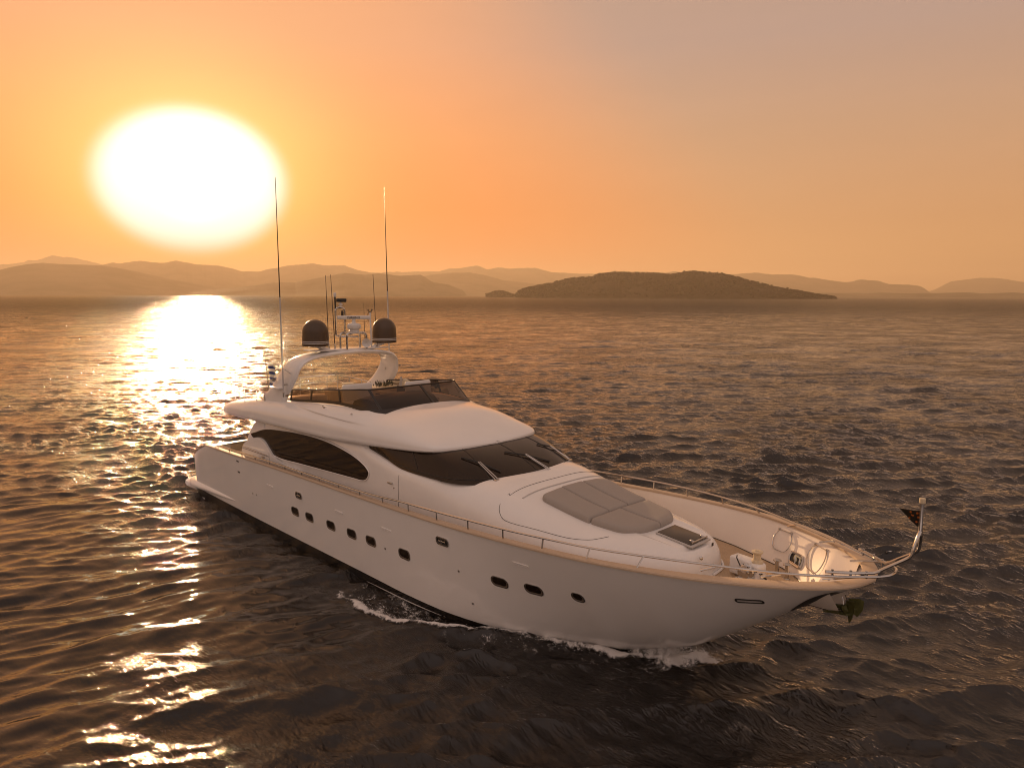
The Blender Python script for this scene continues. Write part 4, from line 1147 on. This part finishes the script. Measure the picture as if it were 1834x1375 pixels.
# ------------------------------------------------------------------ handrail along the bulwark and pulpit
RZ = pchip([-27, -15.2, -13.6, -12.2, -8, -4, -1.4, 0.0, 0.5], [0.15, 0.16, 0.20, 0.27, 0.30, 0.24, 0.17, 0.20, 0.28])
def rail_y(x): return float(np.interp(x, [-27, -13, -8, -6.69, -5.37, -4.1, -2.9, -1.37, -0.07], [3.28, 3.56, 3.49, 3.36, 3.14, 2.75, 2.24, 1.50, 0.66])) if x > -8 else float(HB(x)) - 0.07
for s in (-1, 1):
    xr = [-26.2, -24, -21, -18, -16, -15, -14.2, -13.4, -12.6, -11.5, -10, -8, -6.69, -5.37, -4.1, -2.9, -1.37, -0.4]
    path = [(-26.75, s * (rail_y(-26.7) - 0.02), float(ZS(-26.7)) + 0.04), (-26.6, s * rail_y(-26.6), float(ZS(-26.6)) + 0.13)] + [(x, s * rail_y(x), float(ZS(x) + RZ(x))) for x in xr] + [(0.0, s * 0.60, 3.67), (0.26, s * 0.45, 3.70), (0.42, s * 0.24, 3.715), (0.46, 0, 3.72)]
    hr = tube('handrail', spline(path, 5), 0.029, CHROME, None, 8)
    for x in (-26.4, -25.1, -23.8, -22.5, -21.2, -19.9, -18.6, -17.3, -16.0, -14.7, -13.4, -12.05, -10.7, -9.35, -8.0, -6.68, -5.36, -4.08):
        yb_ = float(HB(x)) - 0.08
        tube('stanchion', [(x, s * yb_, float(ZS(x)) + 0.02), (x, s * rail_y(x), float(ZS(x) + RZ(x)))], 0.024, CHROME, hr, 6)
    for (bx, by), (tx_, ty_, tz_) in (((-2.89, 2.24), (-2.60, 2.12, 3.58)), ((-1.77, 1.59), (-1.37, 1.50, 3.59)), ((-0.74, 0.80), (-0.10, 0.66, 3.655))):
        tube('stanchion', [(bx, s * by, 3.45), (tx_, s * ty_, tz_)], 0.026, CHROME, hr, 6)
    # strut carrying the flagstaff
    st = tube('pulpit_strut', spline([(-0.62, s * 0.99, 3.72), (-0.3, s * 0.77, 3.725), (0.08, s * 0.47, 3.74), (0.20, s * 0.40, 3.77), (0.45, s * 0.33, 3.96), (0.74, s * 0.25, 4.18), (0.82, s * 0.23, 4.28), (0.85, s * 0.20, 4.45), (0.88, s * 0.10, 4.66), (0.89, s * 0.02, 4.74)], 5), 0.036, CHROME, None, 8)
    for x, y in ((-0.5, 0.91), (-0.2, 0.69), (0.05, 0.49)):
        tube('clamp', [(x, s * y, 3.62), (x, s * y, 3.78)], 0.030, CHROME, st, 6)
staff = tube('bow_flagstaff', [(0.89, 0, 4.66), (0.885, 0, 5.36)], 0.038, CHROME, None, 10)
bm = bmesh.new(); add_lathe(bm, (0.885, 0, 5.34), [(0.045, 0), (0.062, 0.015), (0.062, 0.10), (0.05, 0.115), (0.001, 0.12)], 14); bm_put('staff_lamp', bm, CREAM, staff)

# ------------------------------------------------------------------ foredeck gear
def cushion(pts, z_of, thick, name='sun_cushion'):
    """padded cushion with a rounded edge over a plan outline"""
    o = np.array(pts); c_ = o.mean(0); bm = bmesh.new(); rows = []
    for ins, t in ((0.0, 0.0), (-0.005, 0.35), (0.015, 0.72), (0.045, 0.92), (0.09, 1.0), (0.25, 1.05), (0.55, 1.08)):
        d_ = c_ - o; L = np.linalg.norm(d_, axis=1)[:, None]
        q = o + d_ / L * np.minimum(ins, L * 0.9)
        rows.append([(x, y, z_of(x, y) + thick * t) for x, y in q])
    vs = add_grid(bm, np.array(rows), True)
    m2 = np.array(rows[-1]).mean(0); cv = bm.verts.new(m2)
    for i in range(len(vs[-1])): bm.faces.new([vs[-1][i], vs[-1][(i + 1) % len(vs[-1])], cv])
    return bm_put(name, bm, FABRIC, angle=60)
def cz(x, y): return float(CZT(x)) - 0.05 - 0.03 * (y / 1.4) ** 2
def dense(poly, n=10):
    out = []
    for i in range(len(poly)):
        a_, b_ = np.array(poly[i]), np.array(poly[(i + 1) % len(poly)])
        for k in range(n): out.append(tuple(a_ + (b_ - a_) * k / n))
    return out
def rounded(poly, radii, n=6):
    out = []; m_ = len(poly)
    for i in range(m_):
        p = np.array(poly[i], float); a_ = np.array(poly[i - 1], float) - p; b_ = np.array(poly[(i + 1) % m_], float) - p
        r = radii[i]; la, lb = np.linalg.norm(a_), np.linalg.norm(b_)
        p0 = p + a_ / la * r; p1 = p + b_ / lb * r
        for k in range(n + 1):
            t = k / n; out.append(tuple((1 - t) ** 2 * p0 + 2 * t * (1 - t) * p + t * t * p1))
    q = np.array(out); res = []
    for i in range(len(q)):
        a_, b_ = q[i], q[(i + 1) % len(q)]; L = np.linalg.norm(b_ - a_); k = max(1, int(L / 0.12))
        for j in range(k): res.append(tuple(a_ + (b_ - a_) * j / k))
    return res
for s in (-1, 1):
    cushion(rounded([(-8.62, s * 0.49), (-8.55, s * 1.50), (-6.82, s * 1.36), (-6.82, s * 0.45)], [0.03, 0.28, 0.06, 0.03]), cz, 0.17)
    cushion(rounded([(-6.79, s * 0.01), (-6.79, s * 1.35), (-5.86, s * 1.18), (-5.48, s * 0.75), (-5.42, s * 0.01)], [0.02, 0.08, 0.22, 0.22, 0.02]), cz, 0.17)
cushion(rounded([(-8.64, -0.475), (-8.64, 0.475), (-6.82, 0.435), (-6.82, -0.435)], [0.04] * 4), cz, 0.17)
# deck hatch in the foot well
bm = bmesh.new()
hq = Matrix.Rotation(R(6.6), 3, 'Y')
add_box(bm, (-4.72, 0, 3.262), (1.12, 0.92, 0.05), 0.015, hq); hatch = bm_put('deck_hatch', bm, GREYP)
bm = bmesh.new(); add_box(bm, (-4.74, 0, 3.29), (1.02, 0.84, 0.03), 0.008, hq); bm_put('hatch_pane', bm, principled('hatch_acrylic', (0.060, 0.050, 0.040), 0.35), hatch)
for y in (-0.26, 0.26):
    bm = bmesh.new(); add_lathe(bm, (-4.33, y, 3.26), [(0.035, 0), (0.035, 0.05), (0.02, 0.07)], 10); add_tube(bm, [(-4.33, y, 3.31), (-4.20, y, 3.295)], 0.02, 6); bm_put('hatch_latch', bm, CHROME, hatch)
bm = bmesh.new(); add_tube(bm, spline([(-4.24, -0.33, 3.26), (-4.22, -0.32, 3.30), (-4.22, 0.32, 3.30), (-4.24, 0.33, 3.26)], 4), 0.018, 6); bm_put('hatch_handle', bm, CHROME, hatch)
bm = bmesh.new(); add_box(bm, (-4.02, 0.30, 3.14), (0.02, 0.09, 0.09), 0.01); bm_put('well_drain', bm, RUBBER)
bm = bmesh.new(); add_lathe(bm, (-3.93, -0.42, 2.98), [(0.05, 0), (0.05, 0.02), (0.03, 0.03)], 14, (0.9, -0.4, 0.25)); bm_put('socket_cover', bm, CHROME)
# plinth where the coachroof meets the deck
px_ = np.array([x for x in xs if x > -9.0]); bm = bmesh.new()
for s in (-1, 1): add_tube(bm, [(x + 0.03 * (x > -4.3), s * (float(CBW(x)) + 0.03), float(ZD(x)) + 0.03) for x in px_[::2]], 0.035, 6)
bm_put('deck_fillet', bm, GEL, cabin)

# windlass
bm = bmesh.new(); WX, WY, WZ = -3.12, 0.58, 2.40
wq = Matrix.Rotation(R(-8), 3, 'Z')
add_box(bm, (WX - 0.18, WY + 0.03, WZ + 0.28), (0.62, 0.36, 0.46), 0.05, wq, 3); add_box(bm, (WX + 0.20, WY + 0.02, WZ + 0.25), (0.36, 0.40, 0.44), 0.10, wq, 4)
windlass = bm_put('windlass', bm, GEL)
bm = bmesh.new(); add_box(bm, (WX + 0.12, WY - 0.12, WZ + 0.03), (0.62, 0.62, 0.045), 0.012, wq); bm_put('base_plate', bm, GEL, windlass)
bm = bmesh.new(); add_lathe(bm, (WX + 0.18, WY + 0.05, WZ + 0.46), [(0.16, 0), (0.155, 0.04), (0.10, 0.08), (0.095, 0.22), (0.14, 0.26), (0.145, 0.29), (0.06, 0.30), (0.05, 0.285)], 22); bm_put('capstan', bm, CREAM, windlass)
bm = bmesh.new(); ax = Vector((0.15, -1, 0))
add_lathe(bm, (WX + 0.03, WY - 0.14, WZ + 0.24), [(0.20, 0), (0.21, 0.03), (0.14, 0.07), (0.14, 0.11), (0.21, 0.15), (0.19, 0.18), (0.12, 0.20), (0.12, 0.28), (0.05, 0.30)], 20, ax); bm_put('chain_wheel', bm, CHROME, windlass)
tube('brake_lever', [(WX - 0.02, WY - 0.32, WZ + 0.28), (WX - 0.22, WY - 0.26, WZ + 0.56), (WX - 0.24, WY - 0.2, WZ + 0.60)], 0.016, RUBBER, windlass, 6)
bm = bmesh.new(); add_lathe(bm, (WX - 0.02, WY - 0.38, WZ + 0.02), [(0.10, 0), (0.12, 0.05), (0.08, 0.12), (0.02, 0.14)], 14); bm_put('deck_pipe', bm, CHROME, windlass)
# chain of oval links running forward
def chain(path, name):
    bm = bmesh.new(); P = spline(path, 30); seg = np.linalg.norm(np.diff(P, axis=0), axis=1); L = np.concatenate([[0], np.cumsum(seg)])
    step = 0.062; n = int(L[-1] / step)
    for i in range(n):
        s_ = (i + 0.5) * step; c_ = np.array([np.interp(s_, L, P[:, k]) for k in range(3)]); c2 = np.array([np.interp(s_ + 0.02, L, P[:, k]) for k in range(3)])
        t = Vector(c2 - c_).normalized(); u = Vector((0, 0, 1)); w = t.cross(u).normalized(); u = w.cross(t)
        e1 = w if i % 2 else u
        ring = [Vector(c_) + t * (0.052 * math.cos(a)) + e1 * (0.030 * math.sin(a)) for a in np.linspace(0, 2 * math.pi, 11)]
        add_tube(bm, [tuple(v) for v in ring], 0.011, 5, False)
    return bm_put(name, bm, BRONZE)
chain([(WX + 0.12, WY - 0.30, WZ + 0.40), (WX + 0.4, WY - 0.10, WZ + 0.22), (-2.45, 0.36, WZ + 0.10), (-2.1, 0.22, WZ + 0.07), (-1.6, 0.06, WZ + 0.08), (-1.35, 0.02, WZ + 0.10)], 'anchor_chain')
bm = bmesh.new(); add_box(bm, (-1.55, 0.05, 2.53), (0.34, 0.16, 0.14), 0.03); add_lathe(bm, (-1.45, -0.06, 2.55), [(0.06, 0), (0.06, 0.22)], 12, (0, 1, 0)); bm_put('chain_stopper', bm, CHROME)
for bx, by in ((-2.72, 1.32), (-2.40, 1.20), (-2.72, -1.32), (-2.40, -1.20)):
    bm = bmesh.new(); add_lathe(bm, (bx, by, 2.40), [(0.10, 0), (0.10, 0.02), (0.055, 0.04), (0.050, 0.30), (0.055, 0.36), (0.105, 0.38), (0.105, 0.405), (0.06, 0.425), (0.001, 0.43)], 18); bm_put('bollard', bm, CHROME)

# fittings on the inside of the bulwark: hinged hoops and fairlead
def inner_frame(x, t, s):
    zt_, zb_ = float(ZS(x)) - 0.02, float(ZD(x))
    yt_ = float(HB(x)) - (0.17 + 0.08 * float(sstep(-5, -1, x))); yb_ = min(float(hull_y(x, zb_)) - 0.10, yt_, float(HB(x) - INSET(x)))
    tt = t ** 0.9
    return Vector((x, s * (yt_ * (1 - tt) + yb_ * tt), zt_ - t * (zt_ - zb_)))
def inner_pt(x, t, s, off=0.0):
    p = inner_frame(x, t, s); a_ = inner_frame(x + 0.05, t, s) - inner_frame(x - 0.05, t, s); b_ = inner_frame(x, min(t + 0.05, 1), s) - inner_frame(x, max(t - 0.05, 0), s)
    n = a_.cross(b_).normalized()
    if n.y * s > 0: n = -n
    return p + n * off
for s in (-1, 1):
    for xc_ in (-3.02, -1.78):
        bm = bmesh.new()
        pts = [tuple(inner_pt(xc_ + u * 0.36, 0.40 + v * 0.33, s, 0.03 + 0.05 * (0.5 - v))) for u, v in ((math.cos(a), math.sin(a)) for a in np.linspace(0, 2 * math.pi, 33))]
        pts = []
        for a in np.linspace(0, 2 * math.pi, 33):
            u, v = math.cos(a), math.sin(a); v = max(v, -0.80); v = v if v < 0.86 else 0.86
            pts.append(tuple(inner_pt(xc_ + u * 0.30, 0.40 + v * 0.30, s, 0.04 + 0.03 * v)))
        add_tube(bm, pts, 0.015, 6, False); ho = bm_put('hinged_hoop', bm, CHROME)
        bm = bmesh.new()
        for k in (-0.2, 0.2): add_box(bm, inner_pt(xc_ + k, 0.15, s, 0.015), (0.07, 0.05, 0.05), 0.012)
        bm_put('hinge', bm, CHROME, ho)
    bm = bmesh.new()
    def oval(hw, hh, off): return [tuple(inner_pt(-2.42 + u, 0.66 + v / 0.95, s, off)) for u, v in roundrect(hw, hh, min(hw, hh) * 0.75)]
    add_grid(bm, np.array([oval(0.26, 0.15, -0.01), oval(0.26, 0.15, 0.03), oval(0.23, 0.13, 0.045), oval(0.20, 0.10, 0.03), oval(0.20, 0.10, 0.004)]), True)
    fl = bm_put('bulwark_fairlead', bm, CHROME)
    bm = bmesh.new(); vs_ = [bm.verts.new(p) for p in oval(0.20, 0.10, 0.008)]; bm.faces.new(vs_); bm_put('opening', bm, RUBBER, fl)
    bm = bmesh.new()
    for k in (-0.02, 0.14): add_tube(bm, [tuple(inner_pt(-2.42 + k, 0.60, s, 0.03)), tuple(inner_pt(-2.42 + k + 0.04, 0.76, s, 0.03))], 0.014, 6)
    add_tube(bm, [tuple(inner_pt(-2.62, 0.75, s, 0.03)), tuple(inner_pt(-2.22, 0.75, s, 0.03))], 0.016, 6)
    bm_put('roller', bm, CHROME, fl)

# anchor in its stem pocket
bm = bmesh.new()
for s in (-1, 1):
    rows = []
    for x in np.linspace(-1.62, -0.45, 14):
        zc = float(ZK(x)); rows.append([(x, s * (float(hull_y(x, zc + h)) + 0.012), zc + h) for h in np.linspace(0.015, 0.03 + 0.30 * math.sin(math.pi * min(1, (x + 1.62) / 1.35)) ** 0.8 * (0.5 + 0.3 * (x + 1.62)), 5)])
    add_grid(bm, np.array(rows), flip=s < 0)
bm_put('anchor_pocket', bm, RUBBER, hull)
bm = bmesh.new()
add_box(bm, (-0.72, 0, 2.52), (0.95, 0.10, 0.12), 0.02, Matrix.Rotation(R(-14), 3, 'Y'))
anchor = bm_put('anchor', bm, OLIVE)
bm = bmesh.new()
add_box(bm, (-0.22, 0, 2.62), (0.20, 0.62, 0.30), 0.04, Matrix.Rotation(R(-30), 3, 'Y')); bm_put('crown', bm, OLIVE, anchor)
for s in (-1, 1):
    bm = bmesh.new()
    out = [(-0.12, 0.10), (0.02, 0.42), (-0.15, 0.46), (-0.75, 0.20), (-1.02, 0.12), (-0.6, 0.10)]
    outline_plate(bm, [(x, s * y, 2.30 + 0.30 * (x + 1.02)) for x, y in out], (0.25, 0, -1), 0.06)
    bm_put('fluke', bm, OLIVE, anchor)
    bm = bmesh.new(); outline_plate(bm, [(-0.28, s * 0.10, 2.88), (0.02, s * 0.14, 2.95), (0.10, s * 0.40, 2.80), (0.06, s * 0.44, 2.45), (-0.06, s * 0.36, 2.22), (-0.16, s * 0.16, 2.38)], (0.3, s * 0.9, 0.0), 0.06); bm_put('palm', bm, OLIVE, anchor)
for y in (-0.12, 0.12): tube('shackle', [(-0.40, y, 2.98), (-0.30, y * 1.6, 2.66)], 0.016, CHROME, anchor, 6)

AN = Matrix.Translation((-0.62, 0, 2.74)) @ Matrix.Diagonal((0.66, 0.66, 0.66, 1)) @ Matrix.Translation((0.50, 0, -2.74))
for o in [anchor] + list(anchor.children): o.data.transform(AN)

# ================================================================== loose things carried on board
def loose(name, bm, mat, label, cat, smooth=True):
    bmesh.ops.recalc_face_normals(bm, faces=bm.faces)
    c_ = sum((v.co for v in bm.verts), Vector()) / len(bm.verts); zmin = min(v.co.z for v in bm.verts); org = Vector((c_.x, c_.y, zmin))
    for v in bm.verts: v.co -= org
    me = bpy.data.meshes.new(name); bm.to_mesh(me); bm.free(); me.materials.append(mat)
    me.polygons.foreach_set('use_smooth', [smooth] * len(me.polygons)); me.set_sharp_from_angle(angle=R(40))
    o = bpy.data.objects.new(name, me); COL.objects.link(o); o.location = org
    return tag(o, label, cat)
def cloth(P, thick=0.006):
    bm = bmesh.new(); add_grid(bm, P)
    bmesh.ops.solidify(bm, geom=bm.faces[:], thickness=thick); return bm
# burgee
def burgee_mat():
    mt = principled('burgee_cloth', (0.020, 0.016, 0.010), 0.8); g = NG(mt.node_tree); b = g.n['Principled BSDF']
    co = g.node('ShaderNodeTexCoord').outputs['Object']; vo = g.node('ShaderNodeTexVoronoi'); vo.inputs['Scale'].default_value = 13.0; g.put(vo.inputs[0], co)
    sp = g.node('ShaderNodeSeparateXYZ'); g.put(sp.inputs[0], co)
    m_ = g.math('MULTIPLY', g.math('LESS_THAN', vo.outputs['Distance'], 0.30), g.math('GREATER_THAN', sp.outputs[0], -0.02))
    g.put(b.inputs['Base Color'], g.mix(m_, (0.020, 0.016, 0.010), (0.42, 0.13, 0.015)))
    return mt
P = np.zeros((12, 8, 3))
for i in range(12):
    t = i / 11; 
    for j in range(8):
        k = j / 7; w_ = 1 - t
        P[i, j] = (0.84 - 0.40 * t, -0.03 * math.sin(5 * t) + 0.02 - 0.02 * t, 5.17 - 0.03 * t - 0.36 * w_ * k * (1 - 0.1 * t))
loose('burgee', cloth(P), burgee_mat(), 'small dark triangular flag with orange marks on the bow staff', 'flag')
# ensign at the stern
def ensign_mat():
    mt = principled('ensign_cloth', (0.6, 0.6, 0.6), 0.8); g = NG(mt.node_tree); b = g.n['Principled BSDF']
    co = g.node('ShaderNodeTexCoord').outputs['Object']; sp = g.node('ShaderNodeSeparateXYZ'); g.put(sp.inputs[0], co)
    st = g.math('GREATER_THAN', g.math('FRACT', g.math('MULTIPLY', sp.outputs[2], 3.6)), 0.5)
    g.put(b.inputs['Base Color'], g.mix(st, (0.70, 0.68, 0.66), (0.06, 0.10, 0.28)))
    return mt
P = np.zeros((16, 18, 3))
for i in range(16):
    u = i / 15
    for j in range(18):
        k = j / 17
        P[i, j] = (-28.22 - 0.10 * math.sin(7 * u + 1) + 0.55 * u - 0.10 * k, 0.10 + 0.28 * u + 0.10 * math.sin(6 * u + k * 2), 6.25 - 0.75 * u * u - 1.25 * k * (1 - 0.15 * u))
loose('ensign', cloth(P), ensign_mat(), 'blue and white striped flag hanging from the stern staff', 'flag')
es = tube('ensign_staff', [(-27.7, 0, 2.6), (-28.33, 0, 6.45)], [0.028, 0.016], BROWN, None, 8)
bm = bmesh.new(); add_lathe(bm, (-21.0, 0.05, 4.985), [(0.24, 0), (0.26, 0.05), (0.26, 0.88), (0.24, 0.93), (0.001, 0.94)], 24)
loose('drum_stool', bm, CREAM, 'tall cream drum stool standing on the flybridge deck under the arch', 'stool')
bm = bmesh.new(); add_box(bm, (-18.95, 1.55, 5.92), (0.42, 0.16, 0.40), 0.07, Matrix.Rotation(R(12), 3, 'Y'), 3)
loose('throw_pillow', bm, CREAM, 'square beige pillow leaning on the flybridge bar cabinet', 'pillow')
P = np.zeros((6, 6, 3))
for i in range(6):
    for j in range(6): P[i, j] = (-19.55 + 0.30 * i / 5 * (1 - j / 5 * 0.8) + 0.15 * j / 5, 1.6 - 0.03 * math.sin(i), 5.80 + 0.40 * j / 5)
loose('napkin', cloth(P, 0.01), WHITEF, 'white peaked cloth standing on the flybridge bar cabinet', 'cloth')
bm = bmesh.new(); rr_ = np.random.default_rng(4)
for k in range(60):
    a_ = np.array([-20.2 + rr_.uniform(-0.25, 0.25), 1.25 + rr_.uniform(-0.5, 0.5), 5.74]); b_ = a_ + np.array([rr_.uniform(-.12, .12), rr_.uniform(-.12, .12), rr_.uniform(0.1, 0.30)])
    w_ = np.array([rr_.uniform(-1, 1), rr_.uniform(-1, 1), 0]); w_ *= 0.03 / np.linalg.norm(w_)
    bm.faces.new([bm.verts.new(a_ - w_ * 0.4), bm.verts.new((a_ + b_) / 2 - w_), bm.verts.new(b_), bm.verts.new((a_ + b_) / 2 + w_)])
loose('table_plant', bm, principled('dry_leaves', (0.10, 0.09, 0.05), 0.7), 'low leafy plant lying along the flybridge table', 'plant', False)

# ================================================================== foam of the bow wave
def foam_material():
    mt = principled('sea_foam', (0.74, 0.72, 0.70), 0.9); g = NG(mt.node_tree); b = g.n['Principled BSDF']
    at = g.node('ShaderNodeAttribute'); at.attribute_name = 'foam_cover'
    pos = g.node('ShaderNodeNewGeometry').outputs['Position']
    n1 = g.noise(pos, 3.6, 6, 0.66, 1.2); n2 = g.noise(pos, 14.0, 3, 0.6, 0.8)
    br = g.math('ADD', g.math('MULTIPLY', g.math('SUBTRACT', n1.outputs['Fac'], 0.5), 1.9), g.math('MULTIPLY', g.math('SUBTRACT', n2.outputs['Fac'], 0.5), 0.8))
    g.put(b.inputs['Alpha'], g.maprange(g.math('ADD', at.outputs['Fac'], br), 0.15, 0.9, 0.0, 0.95, True))
    return mt
SPRAY = principled('spray_drops', (0.74, 0.72, 0.70), 0.7)
def foam_patch():
    st = 0.03
    x = np.arange(-17.5, -3.5, st); y = np.arange(-5.8, 1.9, st)
    X, Y = np.meshgrid(x, y, indexing='ij')
    wl = np.where(X < -5.0, hull_y(X, 0.05), 0.0)
    o = foam_line(X) + 0.16 * fbm2(X, X * 0, 320, 3, 0.9)
    fade = sstep(-16.2, -13.0, X)
    edge = 1.35 * np.exp(-(np.maximum(o - Y, 0) / 0.13) ** 2) * np.exp(-(np.maximum(Y - o, 0) / (0.36 + 0.10 * sstep(-8, -5, X))) ** 1.4)
    inner = sstep(-0.1, 0.1, Y - o) * (Y < -wl + 0.1) * 0.28
    bow = np.exp(-(((X + 4.65) / 0.60) ** 2 + ((Y + 0.45) / 0.75) ** 2)) * 1.0
    trail = np.exp(-(np.abs(Y - o + 0.45) / 0.4) ** 2) * 0.22 * sstep(-14, -10, X) * sstep(-4.5, -6, X)
    e = np.maximum(np.maximum(edge * (0.75 + 0.55 * fbm2(X, Y, 311, 3, 0.45)) * fade, np.maximum(inner, trail) * fade), bow)
    ang = math.atan2(1, 2.2); U = X * math.cos(ang) - Y * math.sin(ang); V = X * math.sin(ang) + Y * math.cos(ang)
    n = fbm2(U * 0.6, V * 1.3, 301, 5, 2.2, 0.6) * 0.8 - np.abs(fbm2(U * 0.6, V * 1.3, 303, 3, 1.9)) * 0.6
    dens = 1.25 * e + 0.8 * n * np.minimum(1, 3 * e) - 0.12
    m_ = (dens > -0.35) & (e > 0.05) & ((Y < -wl + 0.03) | (X > -5.2))
    dx, dy, dz = water_disp(X, Y, np.full_like(X, 0.08))
    lift = 0.02 + 0.07 * np.clip(dens, 0, 1) * (0.6 + 0.8 * np.abs(fbm2(X, Y, 309, 3, 4.0)))
    P = np.stack([X + dx, Y + dy, dz + lift], -1).reshape(-1, 3)
    f = grid_faces(len(x), len(y)); keep = m_[:-1, :-1].ravel() & m_[1:, 1:].ravel()
    f = f[keep]
    used, inv = np.unique(f, return_inverse=True)
    return P[used], inv.reshape(-1, 4), dens.ravel()[used]
fv, ff, fd = foam_patch()
fo = mesh_np('foam', fv, ff, foam_material())
at = fo.data.attributes.new('foam_cover', 'FLOAT', 'POINT'); at.data.foreach_set('value', fd.astype(np.float32))
tag(fo, 'white lacy foam of the bow wave along the hull', 'foam', kind='stuff')
def spray():
    r = np.random.default_rng(71); V = []; F = []; n = 0
    t_v = np.array([(1, 1, 1), (-1, -1, 1), (-1, 1, -1), (1, -1, -1)], float); t_f = np.array([(0, 1, 2), (0, 3, 1), (0, 2, 3), (1, 3, 2)])
    jets = [(r.uniform(-5.6, -4.1), r.uniform(-0.9, 0.3), r.uniform(0.2, 0.6), r.uniform(0.10, 0.26)) for _ in range(26)]
    for k in range(11200):
        if k < 10600:
            jx, jy, jh, jw = jets[k % 26]; t = r.uniform(0, 1) ** 1.6
            a = r.uniform(0, 6.28); w_ = jw * (0.4 + 0.9 * t) * abs(r.normal(0, 0.8))
            x = jx + w_ * math.cos(a); y = jy + (jx + 4.75) * 0.4 - 0.12 * t + w_ * math.sin(a); z = 0.04 + jh * t * r.uniform(0.5, 1.1)
        else:
            x = r.uniform(-13.8, -5.0); y = float(foam_line(x)) + r.normal(0.05, 0.16); z = abs(r.normal(0, 0.05)) + 0.10
        s = r.uniform(0.003, 0.0065) if k % 14 else r.uniform(0.006, 0.010)
        V.append(t_v * s * r.uniform(0.6, 1.4, (4, 3)) + (x, y, z)); F.append(t_f + n); n += 4
    return np.vstack(V), np.vstack(F)
pv_, pf_ = spray()
tag(mesh_np('spray', pv_, pf_, SPRAY, smooth=False), 'fine white spray thrown up beside the stem', 'spray', kind='stuff')
